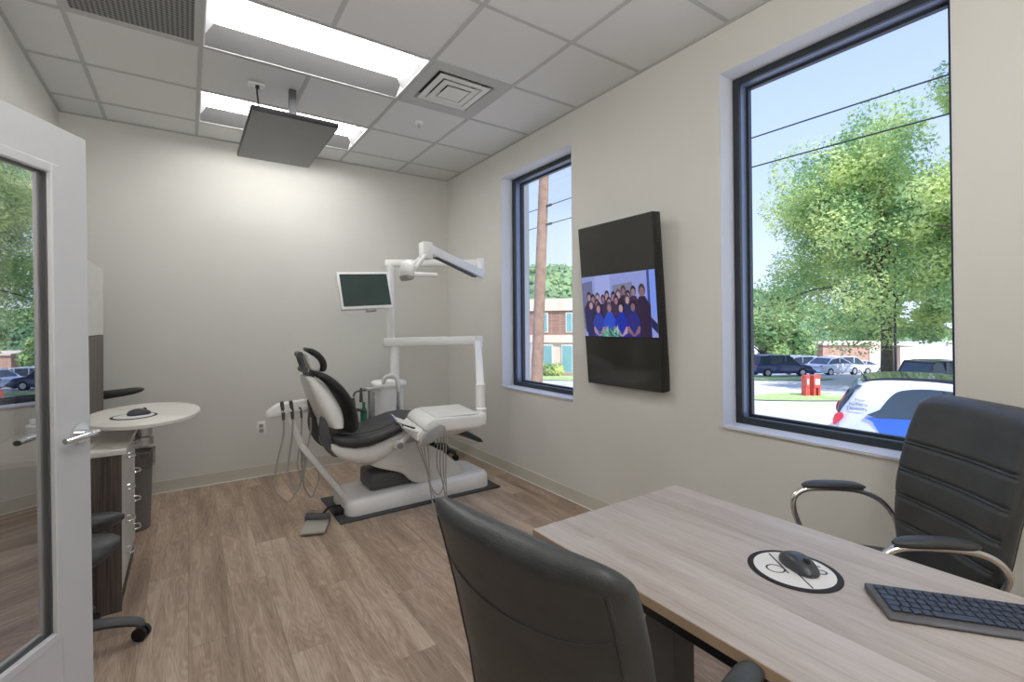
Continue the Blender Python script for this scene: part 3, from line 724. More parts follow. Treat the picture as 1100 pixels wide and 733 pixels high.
t = thing('tall_cabinet', 'tall narrow cabinet by the left wall, white doors over dark wood', 'cabinet', (-.65, 4.03, 0))
UX, UA, UB = -.50, 3.70, 4.35
bm = nb(); box(bm, XL+.01, UX-.02, UA, UB, 0, 1.80); obj('carcass', bm, M['dark_lam'], t, smooth=0)
bm = nb(); box(bm, UX-.02, UX, UA, UB, .0, 1.335); obj('lower_panel', bm, M['dark_lam'], t, smooth=0, label='dark wood grain lower panel')
for a_, b_ in ((UA+.001, (UA+UB)/2-.001), ((UA+UB)/2+.001, UB)):
    bm = nb(); box(bm, UX-.02, UX, a_, b_, 1.338, 1.80, .002, 1); obj('door', bm, M['cab'], t, smooth=0)
# oval swivel table
t = thing('oval_table', 'white oval swivel table top on a steel column beside the counter', 'table', (-.2, 3.37, CT))
OC = (-.205, 3.36)
bm = nb(); pts = []
ang = math.radians(3)
lathe(bm, [(.97, .876), (1., .881), (1., .897), (.985, .901), (.001, .901)], (OC[0], OC[1], 0), 56, .268, .405); obj('table_top', bm, M['counter'], t)
bm = nb(); cyl(bm, (-.235, 3.72, .705), (-.235, 3.72, .876), .05, seg=28); obj('column', bm, M['steel'], t)
bm = nb(); cyl(bm, (-.235, 3.72, .65), (-.235, 3.72, .70), .054, seg=28); box(bm, -.34, -.235, CY1+.001, 3.72, .655, .695, .004, 1); obj('clamp_bracket', bm, M['alum'], t)
pr2 = Matrix.Translation((-.245, 3.25, .901)); pd = make_pad(pr2, .105, 'round white mouse pad with black rim on the oval table')
mouse((-.225, 3.27, .9045), math.radians(-75), 'black wireless mouse on the pad on the oval table')
# bin
t = thing('trash_can', 'tall slim grey waste bin with clear liner beyond the drawer cabinet', 'bin', (-.295, 4.09, 0))
bm = nb(); lathe(bm, [(.07, 0), (.075, .004), (.092, .52), (.098, .525), (.098, .535), (.09, .535), (.07, .02), (.001, .02)], (-.295, 4.09, 0), 28); obj('bin_body', bm, M['can'], t)
bm = nb(); rings = []
for r, z in ((.099, .42), (.102, .47), (.101, .52), (.104, .545), (.093, .54), (.086, .46)):
    rings.append([(-.295+math.cos(2*PI*j/60)*r*(1+.03*math.sin(j*1.3)), 4.09+math.sin(2*PI*j/60)*r*(1+.03*math.cos(j*.9)), z+(.01*math.sin(j*.8) if z < .5 else .004*math.sin(j*.7))) for j in range(60)])
loft(bm, rings, cap=False); obj('bin_liner', bm, M['bag'], t, label='crumpled clear bag over the rim')

# ------------------------------------------------------------------ stools
def star(bm, c, R_, n, z, a0, r0=.024):
    for k in range(n):
        a = a0+2*PI*k/n; d = Vector((math.cos(a), math.sin(a), 0))
        tube(bm, [Vector(c)+d*.02+Vector((0, 0, z+.035)), Vector(c)+d*R_*.55+Vector((0, 0, z+.022)), Vector(c)+d*R_*.92+Vector((0, 0, z-.008)), Vector(c)+d*R_+Vector((0, 0, z-.03))], [r0, r0*.75], 10, flat=.8)
def casters(parent, c, R_, n, a0):
    for k in range(n):
        a = a0+2*PI*k/n; d = Vector((math.cos(a), math.sin(a), 0)); nn = Vector((-d.y, d.x, 0)); q = Vector(c)+d*R_
        nn = (nn+d*.6).normalized()
        bm = nb(); cyl(bm, q+nn*.022+Vector((0, 0, .03)), q+nn*.006+Vector((0, 0, .03)), .03); cyl(bm, q-nn*.022+Vector((0, 0, .03)), q-nn*.006+Vector((0, 0, .03)), .03)
        cyl(bm, q-nn*.02+Vector((0, 0, .03)), q+nn*.02+Vector((0, 0, .03)), .012); cyl(bm, q+Vector((0, 0, .03)), q+Vector((0, 0, .075)), .012, seg=12)
        obj('caster', bm, M['black'], parent)
c = Vector((-.455, 2.62, 0))
t = thing('saddle_stool', 'black split saddle stool on casters half hidden by the open door', 'stool', c)
a0 = math.radians(3)
for sgn in (-1, 1):
    bm = nb(); rings = []
    for i in range(21):
        q = i/20; k = max(.04, 1-abs(2*q-1)**2.4)**.5
        x = c.x-.215+.43*q
        rings.append([(x, c.y+sgn*.10+py-.02*sgn*(1-k), .488+.028*(sgn+1)/2*1.6+pz+.02*(2*q-1)**2-.05*(abs(sgn*.1+py)/.19)**2) for py, pz in sell(.094*k, .052*k, 22, 2.4)])
    loft(bm, rings); obj('seat', bm, M['leather'], t)
bm = nb(); cyl(bm, c+Vector((0, 0, .11)), c+Vector((0, 0, .43)), .024); cyl(bm, c+Vector((0, 0, .08)), c+Vector((0, 0, .26)), .034); obj('gas_lift', bm, M['dgray'], t)
bm = nb(); star(bm, c, .28, 5, .095, a0, .03); cyl(bm, c+Vector((0, 0, .09)), c+Vector((0, 0, .15)), .055); sb = obj('star_base', bm, M['dgray'], t); casters(sb, c, .28, 5, a0)
c = Vector((2.1, 4.43, 0))
t = thing('low_stool', 'black round stool tucked in the far corner behind the dental chair', 'stool', c)
bm = nb(); lathe(bm, [(.1, .40), (.17, .405), (.185, .43), (.18, .462), (.15, .472), (.001, .474)], c); obj('seat', bm, M['leather'], t)
bm = nb(); cyl(bm, c+Vector((0, 0, .1)), c+Vector((0, 0, .41)), .026); obj('gas_lift', bm, M['black'], t)
bm = nb(); star(bm, c, .25, 5, .1, math.radians(170), .03); cyl(bm, c+Vector((0, 0, .09)), c+Vector((0, 0, .15)), .05); sb = obj('star_base', bm, M['black'], t); casters(sb, c, .25, 5, math.radians(170))
c = Vector((-.56, 4.6, 0))
t = thing('assistant_stool', 'black stool with padded body support arm between tall cabinet and back wall', 'stool', c)
bm = nb(); lathe(bm, [(.1, .55), (.165, .555), (.18, .58), (.175, .605), (.14, .612), (.001, .614)], c); obj('seat', bm, M['leather'], t)
bm = nb(); cyl(bm, c+Vector((0, 0, .1)), c+Vector((0, 0, .56)), .026); obj('gas_lift', bm, M['black'], t)
bm = nb(); star(bm, c, .2, 5, .1, .2, .028); sb = obj('star_base', bm, M['black'], t); casters(sb, c, .2, 5, .2)
bm = nb(); rings = []
for i in range(22):
    q = i/21; k = max(.05, 1-abs(2*q-1)**5)**.5
    rings.append([(c.x-.06+.335*q, c.y+.04+py, .868+.02*q+pz+.012*q*q) for py, pz in sell(.03*k, (.037-.012*q)*k, 18, 2.4)])
loft(bm, rings); obj('support_arm', bm, M['leather'], t, label='black padded body support arm')
bm = nb(); tube(bm, [c+Vector((0, 0, .54)), c+Vector((-.12, .02, .56)), c+Vector((-.14, .03, .7)), c+Vector((-.02, .04, .85))], .012, 10); obj('arm_post', bm, M['black'], t)

# ------------------------------------------------------------------ dental chair
bm = nb(); prism(bm, [(.884, 3.345), (2.222, 3.345), (2.222, 3.93), (.884, 3.93)], 0, .01, 'xy', .001, 1)
tag(obj('floor_mat', bm, M['matg'], smooth=0), 'dark grey protective mat under the dental chair base', 'mat')
YC = 3.62
t = thing('dental_chair', 'white dental chair with charcoal upholstery on a long white base', 'dental chair', (1.5, YC, .01))
def rrect(x0, x1, y0, y1, r, n=6):
    out = []
    for cx_, cy_, a in ((x1-r, y0+r, -90), (x1-r, y1-r, 0), (x0+r, y1-r, 90), (x0+r, y0+r, 180)):
        for k in range(n+1): out.append((cx_+r*math.cos(math.radians(a+90*k/n)), cy_+r*math.sin(math.radians(a+90*k/n))))
    return out
bm = nb(); rings = []
for z, ins in ((.011, .0), (.02, -.002), (.10, .004), (.122, .018), (.130, .05), (.132, .12)):
    rings.append([(x, y, z+(.012*(x-1.5) if z > .05 else 0)) for x, y in rrect(.95+ins, 2.16-ins, 3.40+ins, 3.86-ins, max(.03, .075-ins*.4))])
loft(bm, rings); obj('base', bm, M['white'], t, smooth=50)
bm = nb(); prism(bm, smoothpoly([(1.16, .36), (1.2, .31), (1.38, .24), (1.48, .15), (1.62, .13), (1.88, .14), (1.90, .2), (1.80, .30), (1.62, .42), (1.42, .47)], 4), 3.46, 3.78, 'xz', .015, 2); obj('lift_arm', bm, M['white2'], t)
bm = nb(); prism(bm, [(1.15, .135), (1.50, .135), (1.44, .20), (1.38, .25), (1.15, .262)], 3.50, 3.78, 'xz', .02, 2); obj('bellows', bm, M['dgray'], t, label='dark rubber cover over the lift')
# seat shell: a scoop with rounded belly
bm = nb(); rings = []
belly = [(.84, .57, .50), (.87, .57, .45), (.93, .56, .40), (1.03, .54, .36), (1.15, .55, .335), (1.25, .57, .37), (1.33, .59, .45), (1.42, .62, .52), (1.58, .63, .56)]
for x, zt, zb in belly:
    zc, hh2 = (zt+zb)/2, (zt-zb)/2
    rings.append([(x, YC+py, zc+pz) for py, pz in sell(.225, hh2, 26, 2.8)])
loft(bm, rings); obj('seat_shell', bm, M['white'], t, smooth=60)
# cushions: seat runs up to the knees, then the leg rest slopes down
def cush(bm, st, w, yc=YC, e=3.0, n=30):
    rings = []
    for i, (x, z, hx, wf) in enumerate(st):
        rings.append([(x, yc+py*wf, z+pz*1.-(.016*(1-(py/w)**2) if pz > 0 else 0)) for py, pz in sell(w, hx, n, e)])
    return loft(bm, rings)
bm = nb(); cush(bm, [(.842, .592, .012, .7), (.86, .588, .04, .9), (.9, .57, .055, .98), (1.0, .548, .06, 1), (1.1, .545, .06, 1), (1.2, .565, .058, 1), (1.3, .595, .055, 1), (1.4, .625, .05, .98), (1.5, .638, .046, .96), (1.6, .625, .044, .92), (1.7, .585, .042, .86), (1.8, .545, .04, .8), (1.9, .50, .038, .75), (2.02, .44, .034, .7), (2.1, .395, .03, .64), (2.14, .372, .012, .5)], .262)
obj('seat_cushion', bm, M['vinyl'], t, smooth=60)
bm = nb(); tube(bm, [(.88, YC-.2, .632), (1.0, YC-.21, .606), (1.15, YC-.21, .612), (1.3, YC-.21, .648), (1.45, YC-.2, .68), (1.55, YC-.19, .682)], .004, 6); obj('seat_piping', bm, M['vinyl'], t)
bm = nb(); cush(bm, [(1.52, .58, .01, .5), (1.56, .575, .03, .85), (1.7, .53, .035, .8), (1.9, .45, .03, .7), (2.06, .38, .025, .62), (2.1, .36, .008, .5)], .23); obj('leg_rest_shell', bm, M['white2'], t, smooth=60)
# backrest
spine = [(.985, .60), (1.0, .66), (1.0, .72), (.985, .79), (.955, .86), (.91, .93), (.855, .99), (.80, 1.03), (.755, 1.05)]
shellb = [(.93, .655), (.93, .70), (.915, .78), (.88, .85), (.84, .91), (.79, .97), (.745, 1.015), (.71, 1.03)]
def ribbon(bm, line, th, wfun, e=3., n=26, yc=YC, skew=None):
    P = catmull([(x, 0, z) for x, z in line], 5); rings = []
    for i, p in enumerate(P):
        d = (P[min(i+1, len(P)-1)]-P[max(i-1, 0)]).normalized(); nrm = Vector((d.z, 0, -d.x)); s = i/(len(P)-1)
        k = max(.06, 1-abs(2*s-1)**7)**.5; tt = th(s)*k if callable(th) else th*k; w = wfun(s)
        rings.append([p+nrm*(b+.012*(a/w)**2)+Vector((0, yc+a, 0)) for a, b in sell(w*min(1, k*1.1), tt, n, e)])
    return loft(bm, rings)
bm = nb(); ribbon(bm, spine, .022, lambda s: .265-.02*s-.10*max(0, s-.6)**1.5*2); obj('backrest_cushion', bm, M['vinyl'], t, smooth=60)
bm = nb(); P = catmull([(x, 0, z) for x, z in [(.94, .66), (.945, .72), (.93, .79), (.895, .865), (.85, .93), (.80, .985), (.74, 1.025), (.715, 1.03)]], 4); Q = catmull([(x, 0, z) for x, z in [(.83, .67), (.80, .71), (.775, .76), (.75, .82), (.728, .88), (.71, .94), (.695, 1.0), (.69, 1.025)]], 4)
rings = []
for i, (p, q) in enumerate(zip(P, Q)):
    s = i/(len(P)-1); w = .25-.05*s-.09*s**3; mid = (p+q)/2; ax = (p-q)/2
    rings.append([mid+ax*math.copysign(abs(math.sin(a))**.75, math.sin(a))+Vector((0, YC+w*math.copysign(abs(math.cos(a))**.55, math.cos(a)), 0)) for a in [2*PI*k/30 for k in range(30)]])
loft(bm, rings); obj('backrest_shell', bm, M['white2'], t, smooth=60)
for ya, yb in ((3.42, 3.455), (3.785, 3.82)):
    bm = nb(); prism(bm, smoothpoly([(.775, .75), (.815, .715), (.845, .60), (.90, .50), (.905, .46), (.86, .46), (.80, .53), (.765, .63)], 4), ya, yb, 'xz', .008, 2); obj('hinge_bracket', bm, M['dgray'], t)
bm = nb(); ribbon(bm, [(.805, 1.055), (.818, 1.09), (.81, 1.13), (.785, 1.17), (.75, 1.2), (.705, 1.222)], .016, lambda s: .13-.03*(2*s-1)**2); obj('headrest', bm, M['vinyl'], t, smooth=60)
bm = nb(); prism(bm, smoothpoly([(.79, 1.065), (.80, 1.10), (.785, 1.14), (.75, 1.175), (.69, 1.2), (.70, 1.16), (.725, 1.10), (.745, 1.07)], 4), 3.53, 3.71, 'xz', .012, 2); obj('headrest_shell', bm, M['white2'], t)
bm = nb(); tube(bm, [(.735, YC-.045, 1.01), (.70, YC-.045, 1.075), (.665, YC-.045, 1.185)], .014, 10, smooth=False); tube(bm, [(.735, YC+.045, 1.01), (.70, YC+.045, 1.075), (.665, YC+.045, 1.185)], .014, 10, smooth=False)
cyl(bm, (.695, YC-.075, 1.075), (.695, YC+.075, 1.075), .022); cyl(bm, (.668, YC-.06, 1.185), (.668, YC+.06, 1.185), .02); cyl(bm, (.75, YC-.03, 1.03), (.75, YC+.03, 1.03), .02); obj('headrest_bracket', bm, M['dgray'], t)
bm = nb(); tube(bm, [(1.0, YC+.24, .665), (1.06, YC+.28, .70), (1.16, YC+.285, .692), (1.245, YC+.28, .668)], [.022, .016], 12, flat=.7); obj('armrest', bm, M['vinyl'], t)
bm = nb(); cyl(bm, (1.318, 3.33, .49), (1.318, 3.40, .49), .033); tube(bm, [(1.33, 3.352, .50), (1.42, 3.352, .575), (1.52, 3.352, .602)], [.022, .018], 10); tk = obj('arm_pivot', bm, M['white'], t)
bm = nb(); cyl(bm, (1.318, 3.325, .49), (1.318, 3.332, .49), .024); obj('pivot_cap', bm, M['grayp'], tk)
# foot control
t = thing('foot_control', 'silver foot control pedal with dark hinge on the floor by the base', 'pedal', (.75, 3.43, 0))
PD = Matrix.Translation((.697, 3.275, 0)) @ Matrix.Rotation(math.atan2(-.091, .133), 4, 'Z')
FR = Matrix(((.83, .30, 0, .69), (-.52, .90, 0, 3.285), (0, 0, 1, 0), (0, 0, 0, 1)))
bm = nb(); prism(bm, [(-.085, -.03), (.075, .0), (.09, .205), (-.075, .205)], .012, .026, 'xy', .004, 2, FR); obj('pedal_plate', bm, M['plate'], t)
bm = nb(); box(bm, -.085, .095, .205, .285, 0, .05, .012, 2, FR); obj('hinge_housing', bm, M['dgray'], t)
bm = nb(); t2 = nb(); cyl(t2, (-.02, .245, .04), (-.02, .245, .085), .006, seg=10); cyl(t2, (-.045, .245, .085), (.005, .245, .085), .006, seg=10); merge(bm, t2, FR); obj('selector_knob', bm, M['chrome'], t)
bm = nb(); tube(bm, [FR @ Vector((.03, .285, .03)), (.86, 3.56, .06), (.93, 3.585, .05), (.96, 3.58, .04)], .008, 8); box(bm, .885, .955, 3.49, 3.56, .012, .05, .008, 2); obj('control_cord', bm, M['ink'], t, label='black cord and plug block')

# ------------------------------------------------------------------ dental unit: column, pole and arms
PX, PY = 1.55, 4.12
t = thing('dental_unit', 'white dental unit column with tall pole and two swing arms behind the chair', 'dental unit', (PX-.03, PY, 0))
bm = nb(); rings = []
for z, r in ((.0, .11), (.05, .125), (.5, .128), (.84, .128)): rings.append([(1.52+a, PY+b, z) for a, b in sell(r, r*.95, 32, 3.)])
loft(bm, rings); obj('column_body', bm, M['white'], t, smooth=60)
bm = nb(); rings = []
for z, r in ((.84, .138), (.85, .142), (.872, .142), (.885, .13), (.888, .06)): rings.append([(1.525+a, PY+b, z) for a, b in sell(r*1.06, r, 32, 3.)])
loft(bm, rings); obj('column_cap', bm, M['white'], t, smooth=60)
bm = nb(); cyl(bm, (PX+.03, PY, .885), (PX+.03, PY, 1.24), .042, seg=24); cyl(bm, (PX, PY, 1.24), (PX, PY, 1.98), .034, seg=24); obj('pole', bm, M['white'], t)
E1 = Vector((2.21, 3.68, 1.245))
def beam(bm, a, b, w, h, bev=.008):
    a = Vector(a); b = Vector(b); d = (b-a); L = d.length; ang = math.atan2(d.y, d.x); pit = math.atan2(d.z, math.hypot(d.x, d.y))
    R = Matrix.Translation(a) @ Matrix.Rotation(ang, 4, 'Z') @ Matrix.Rotation(-pit, 4, 'Y')
    return box(bm, 0, L, -w/2, w/2, -h/2, h/2, bev, 2, R)
bm = nb(); beam(bm, (PX-.05, PY+.03, 1.235), E1+Vector((.03, -.02, 0)), .07, .078); obj('tray_arm', bm, M['white'], t)
E2 = Vector((1.79, 2.95, .90))
bm = nb(); cyl(bm, E1+Vector((0, 0, -.06)), E1+Vector((0, 0, .04)), .042, seg=20); beam(bm, E1+Vector((-.005, -.01, -.03)), E2+Vector((0, 0, .0)), .06, .07); obj('spring_arm', bm, M['white'], t)
bm = nb(); cyl(bm, E2+Vector((0, 0, .05)), E2+Vector((0, 0, -.14)), .036, seg=20); obj('swivel_post', bm, M['white'], t)
E3 = Vector((2.22, 3.67, 1.95))
bm = nb(); beam(bm, (PX-.04, PY+.02, 1.955), E3, .055, .06); obj('lamp_arm', bm, M['white'], t)
bm = nb(); tube(bm, [(1.435, PY-.11, .87), (1.44, PY-.13, .92), (1.48, PY-.15, .945), (1.53, PY-.15, .93), (1.552, PY-.155, .87), (1.555, PY-.16, .80)], .019, 12); sp = obj('water_spout', bm, M['white2'], t)
bm = nb(); cyl(bm, (1.555, PY-.16, .80), (1.555, PY-.16, .58), .014, .02, 12); obj('spout_tip', bm, M['alum'], sp)
# exam light
t = thing('exam_light', 'white dental exam light on a jointed arm above the chair', 'lamp', E3)
L1 = Vector((1.50, 3.24, 1.965))
bm = nb(); cyl(bm, E3+Vector((.01, -.01, -.15)), E3+Vector((.01, -.01, .04)), .035, seg=20); beam(bm, E3+Vector((.02, -.02, -.105)), L1, .065, .07, .012); obj('spring_arm', bm, M['white'], t)
bm = nb(); beam(bm, E3+Vector((-.08, -.06, -.134)), L1+Vector((.1, .06, -.05)), .045, .012, .003); obj('arm_underside', bm, M['dgray'], t)
bm = nb(); box(bm, L1.x-.05, L1.x+.04, L1.y-.042, L1.y+.042, L1.z-.085, L1.z+.045, .015, 2); obj('elbow', bm, M['white'], t)
hc = Vector((1.325, 3.17, 1.79))
bm = nb()
for dy in (-.045, .045): tube(bm, [L1+Vector((-.02, dy*.6, -.055)), (1.425, 3.21+dy, 1.86), hc+Vector((.02, dy, -.01))], .016, 10, smooth=False)
obj('yoke', bm, M['white2'], t)
bm = nb(); rings = []
for i in range(15):
    q = -1+2*i/14; k = max(.1, 1-abs(q)**3)**.5
    rings.append([(hc.x+a*(1 if a < 0 else .7), hc.y+q*.1, hc.z+b) for a, b in sell(.046*k, .066*k, 22, 2.4)])
loft(bm, rings); obj('lamp_head', bm, M['white'], t, smooth=60)
bm = nb(); prism(bm, [(hc.x-.045, hc.z-.045), (hc.x+.03, hc.z-.045), (hc.x+.01, hc.z-.08), (hc.x-.03, hc.z-.08)], hc.y-.07, hc.y+.07, 'xz', .006, 2); obj('lamp_lens', bm, M['grayp'], t)
bm = nb(); tube(bm, [hc+Vector((0, -.10, -.045)), hc+Vector((.09, -.11, -.045)), hc+Vector((.17, -.11, -.045))], .017, 12); obj('grip_handle', bm, M['white'], t)
# display monitor on the pole
t = thing('display_monitor', 'white framed flat monitor with dark green screen on the unit pole', 'monitor', (1.29, PY-.12, 1.55))
MR = Matrix.Translation((1.272, PY-.14, 1.688)) @ Matrix.Rotation(math.radians(-15), 4, 'X') @ Matrix.Rotation(math.radians(-3.5), 4, 'Y')
w, h = .226, .166
bm = nb(); box(bm, -w, w, -.012, .03, -h, h, .008, 2, MR); obj('bezel', bm, M['white'], t)
bm = nb(); box(bm, -w+.02, w-.02, -.0135, -.010, -h+.026, h-.022, 0, 1, MR); obj('screen', bm, M['screen_green'], t, smooth=0)
bm = nb(); box(bm, -.045, .04, -.008, .03, -h-.022, -h+.002, .006, 2, MR @ Matrix.Translation((.03, 0, 0))); obj('button_block', bm, M['grayp'], t)
bm = nb(); box(bm, .03, .13, .03, .06, -.05, .05, .006, 2, MR); tube(bm, [(1.35, PY-.10, 1.69), (1.45, PY-.06, 1.69), (1.54, PY-.02, 1.69)], .02, 10); obj('mount_arm', bm, M['white2'], t)
# instrument tray
TCx, TCy = 1.56, 3.055; TA = math.radians(-9); LZ = .66
t = thing('instrument_tray', 'white instrument delivery tray hanging over the dental chair foot', 'tray', (TCx, TCy, .66), TA)
bm = nb(); prism(bm, [(-.20, .675), (.185, .675), (.195, .70), (.195, .757), (-.13, .765), (-.175, .76), (-.215, .735), (-.235, .70)], -.235, .235, 'xz', .012, 3); obj('tray_body', bm, M['white'], t, local=True)
bm = nb(); rings = []
for z, ins in ((.66, .03), (.672, .0), (.676, .0)): rings.append([(x, y, z) for x, y in rrect(-.19+ins, .18-ins, -.225+ins, .225-ins, .03)])
rings.insert(0, [(x, y, .62) for x, y in rrect(-.12, .05, -.14, .14, .03)]); loft(bm, rings); obj('tray_underside', bm, M['white2'], t, local=True, smooth=30)
bm = nb(); box(bm, -.145, .175, -.215, .215, .764, .769, .002, 1); obj('tray_mat', bm, M['white2'], t, local=True)
for ya, yb in ((-.262, -.2355), (.2355, .262)):
    bm = nb(); prism(bm, smoothpoly([(-.26, .60), (-.19, .608), (-.10, .655), (-.085, .70), (-.12, .725), (-.19, .70), (-.25, .645)], 4), ya, yb, 'xz', .008, 2); obj('end_cap', bm, M['grayp'], t, local=True)
bm = nb(); prism(bm, [(-.205, .665), (-.235, .70), (-.27, .665), (-.275, .625), (-.235, .615)], -.23, .23, 'xz', .006, 2); obj('handpiece_rack', bm, M['white2'], t, local=True)
bm = nb(); box(bm, .13, .23, -.22, -.09, .68, .765, .015, 2); cyl(bm, (.215, -.155, .70), (.215, -.155, .79), .036); obj('arm_socket', bm, M['white'], t, local=True)
TM = MW[t.name]
LZ = 0.
lab = ['white tipped handpiece nearest the camera on the tray rack', 'dark handled handpiece, second from the near end of the tray rack', 'slim pale handpiece in the middle of the tray rack', 'white syringe handpiece at the far end of the tray rack']
for i, (y, dark, dx) in enumerate([(-.19, False, -.02), (-.09, True, -.05), (.03, False, -.01), (.16, False, 0)]):
    q = TM @ Vector((-.25, y, .66-.66)) ; q = (MW[t.name] @ Vector((-.25, y, .0)))
    p0 = MW[t.name] @ Vector((-.235, y, .655)); 
    def W(x, yy, z): return Matrix.Translation((TCx, TCy, 0)) @ Matrix.Rotation(TA, 4, 'Z') @ Vector((x, yy, z))
    h = thing('dental_handpiece', lab[i], 'handpiece', W(-.25, y, .66), 0, 'handpieces on the tray rack')
    bm = nb(); tube(bm, [W(-.19, y, .655), W(-.26, y, .68), W(-.335+dx, y+.005, .715+abs(dx)*.2)], [.012, .008], 10, smooth=False); hp = obj('handle', bm, M['ink'] if dark else M['white'], h)
    if not dark:
        bm = nb(); tube(bm, [W(-.335+dx, y+.005, .715), W(-.36+dx, y+.005, .745)], [.006, .003], 8, smooth=False); obj('tip', bm, M['chrome'], hp)
    bm = nb(); z1 = [.10, .15, .06, .12][i]; x2 = -.12+.08*i
    tube(bm, [W(-.20, y, .645), W(-.19, y, .55), W(-.175+.02*i, y+.01, .35), W(-.16+.03*i, y-.02, z1+.06), W(-.11+.03*i, y-.03, z1), W(-.06+.03*i, y, z1+.07), W(-.04, y*.6, .35), W(-.03, y*.5, .63)], .0042, 8); obj('hose', bm, M['hose'], h)

# ------------------------------------------------------------------ assistant holder with suction hoses
t = thing('assistant_holder', 'white assistant instrument bar on a slanted arm behind the backrest', 'instrument holder', (.95, 3.70, .1))
HY = 3.74
bm = nb(); prism(bm, [(.465, .735), (.475, .775), (.55, .825), (.78, .842), (.87, .845), (.86, .76), (.80, .748), (.49, .73)], HY-.03, HY+.05, 'xz', .01, 2)
for x in (.575, .625, .68, .73, .785): box(bm, x-.012, x+.012, HY-.06, HY-.02, .765, .79, .004, 1)
obj('holder_bar', bm, M['white'], t)
bm = nb(); box(bm, .80, .88, HY-.04, HY+.05, .70, .80, .02, 2); obj('control_block', bm, M['grayp'], t)
bm = nb(); beam(bm, (.985, 3.63, .10), (.69, 3.68, .52), .05, .045, .012); beam(bm, (.70, 3.68, .505), (.62, HY, .76), .045, .045, .012); obj('slanted_arm', bm, M['white'], t)
hl = ['dark suction handle at the left end of the white bar', 'dark suction handle second from the left on the white bar', 'slim syringe handle in the middle of the white bar', 'dark suction handle at the right end of the white bar']
HX = [.575, .635, .695, .76]
dxs = [(.60, .10, -.10), (.66, .17, -.06), (.70, .23, -.02), (.72, .08, .06)]
for i, x in enumerate(HX):
    h = thing('suction_handpiece', hl[i], 'handpiece', (x, HY-.045, .76), 0, 'suction handpieces on the assistant bar')
    bm = nb(); tube(bm, [(x-.012, HY-.06, .845 if i != 2 else .79), (x, HY-.048, .77), (x+.003, HY-.045, .71)], [.013, .011] if i != 2 else [.008, .007], 10, smooth=False); obj('handle', bm, M['dgray'], h)
    zb = [.13, .20, .27, .13][i]; xa = [.51, .60, .66, .70][i]; xb = [.70, .72, .73, .82][i]
    bm = nb(); tube(bm, [(x+.003, HY-.045, .71), (x-.0, HY-.05, .60), ((xa+x)/2-.01, HY-.07, .42), (xa, HY-.09, zb+.12), ((xa*2+xb)/3, HY-.09, zb+.015), ((xa+xb)/2, HY-.08, zb), ((xa+xb*2)/3, HY-.07, zb+.02), (xb, HY-.05, zb+.15), ((xb+.70)/2, HY-.03, .42), (.70, HY-.0, .58)], .0065 if i != 2 else .0055, 8); obj('hose', bm, M['hose'], h)
# rack by the column with bottle and tubes
t = thing('canister_rack', 'grey rack with upright suction tubes beside the white unit column', 'rack', (1.26, 3.98, 0))
bm = nb(); cyl(bm, (1.31, 3.99, .3), (1.31, 3.99, .83), .018); cyl(bm, (1.335, 4.03, .3), (1.335, 4.03, .80), .03); box(bm, 1.27, 1.40, 3.96, 4.06, .825, .85, .005, 1); box(bm, 1.29, 1.42, 4.0, 4.06, .28, .34); obj('rack_post', bm, M['alum'], t)
bm = nb(); cyl(bm, (1.165, 3.97, .50), (1.165, 3.97, .70), .013); cyl(bm, (1.165, 3.97, .68), (1.158, 3.965, .78), .017, .013); tube(bm, [(1.16, 3.97, .79), (1.19, 3.975, .83), (1.30, 3.98, .835)], .008, 8); cyl(bm, (1.225, 3.965, .74), (1.225, 3.965, .86), .016, .01, 12); obj('suction_tube', bm, M['dgray'], t)
bm = nb(); lathe(bm, [(.001, .48), (.026, .48), (.028, .50), (.028, .66), (.012, .70), (.012, .74), (.001, .74)], (1.243, 3.95, 0), 18)
tag(obj('green_bottle', bm, M['green']), 'small green bottle held in the rack beside the unit column', 'bottle')

# ------------------------------------------------------------------ exterior
def gs(x, y):
    s = .552*x+.834*y
    P = [(-50, -.9), (4, -.95), (9, -1.13), (24, -2.42), (31, -2.6), (38, -2.92), (48, -3.95), (58, -4.9), (100, -6.), (500, -8)]
    for (a, za), (b, zb) in zip(P, P[1:]):
        if s <= b: return za+(zb-za)*(s-a)/(b-a)
    return -8.
bm = nb(); nx = 46
gxs = [XR+WT+.001+i*.9 for i in range(10)]+[11.5+i*3 for i in range(30)]+[105, 130, 170, 230, 320, 450]
gys = [-60, -40, -25]+[-18+i*3 for i in range(40)]+[105, 130, 170, 230, 320, 450]
V = [[bm.verts.new((x, y, gs(x, y))) for y in gys] for x in gxs]
for i in range(len(gxs)-1):
    for j in range(len(gys)-1): bm.faces.new((V[i][j], V[i+1][j], V[i+1][j+1], V[i][j+1]))
struct('ground', bm, M['asphalt'], smooth=60, origin=(10, 10, -1))
def lawn(name, poly_, label):
    bm = nb(); n = len(poly_); cxx = sum(p[0] for p in poly_)/n; cyy = sum(p[1] for p in poly_)/n
    rings = []
    for k in range(8):
        q = (k+.001)/7; rings.append([(cxx+(x-cxx)*q, cyy+(y-cyy)*q, gs(cxx+(x-cxx)*q, cyy+(y-cyy)*q)+.04) for x, y in smoothpoly(poly_, 5)])
    loft(bm, rings, cap=False); o = tag(obj(name, bm, M['grass'], smooth=60), label, 'grass'); o['kind'] = 'stuff'
lawn('lawn', [(22, 12.8), (27, 12.4), (30, 8.5), (26, 8), (22.5, 10.3)], 'narrow grass verge beneath the red newspaper boxes')
lawn('lawn', [(32, 20.5), (36.6, 19.4), (38.6, 15.2), (36.5, 14.8), (33, 17.5)], 'grass strip in front of the parked cars')
lawn('lawn', [(21, 30), (27, 33), (35, 27), (30, 22), (24, 24)], 'grass in front of the brick office building')
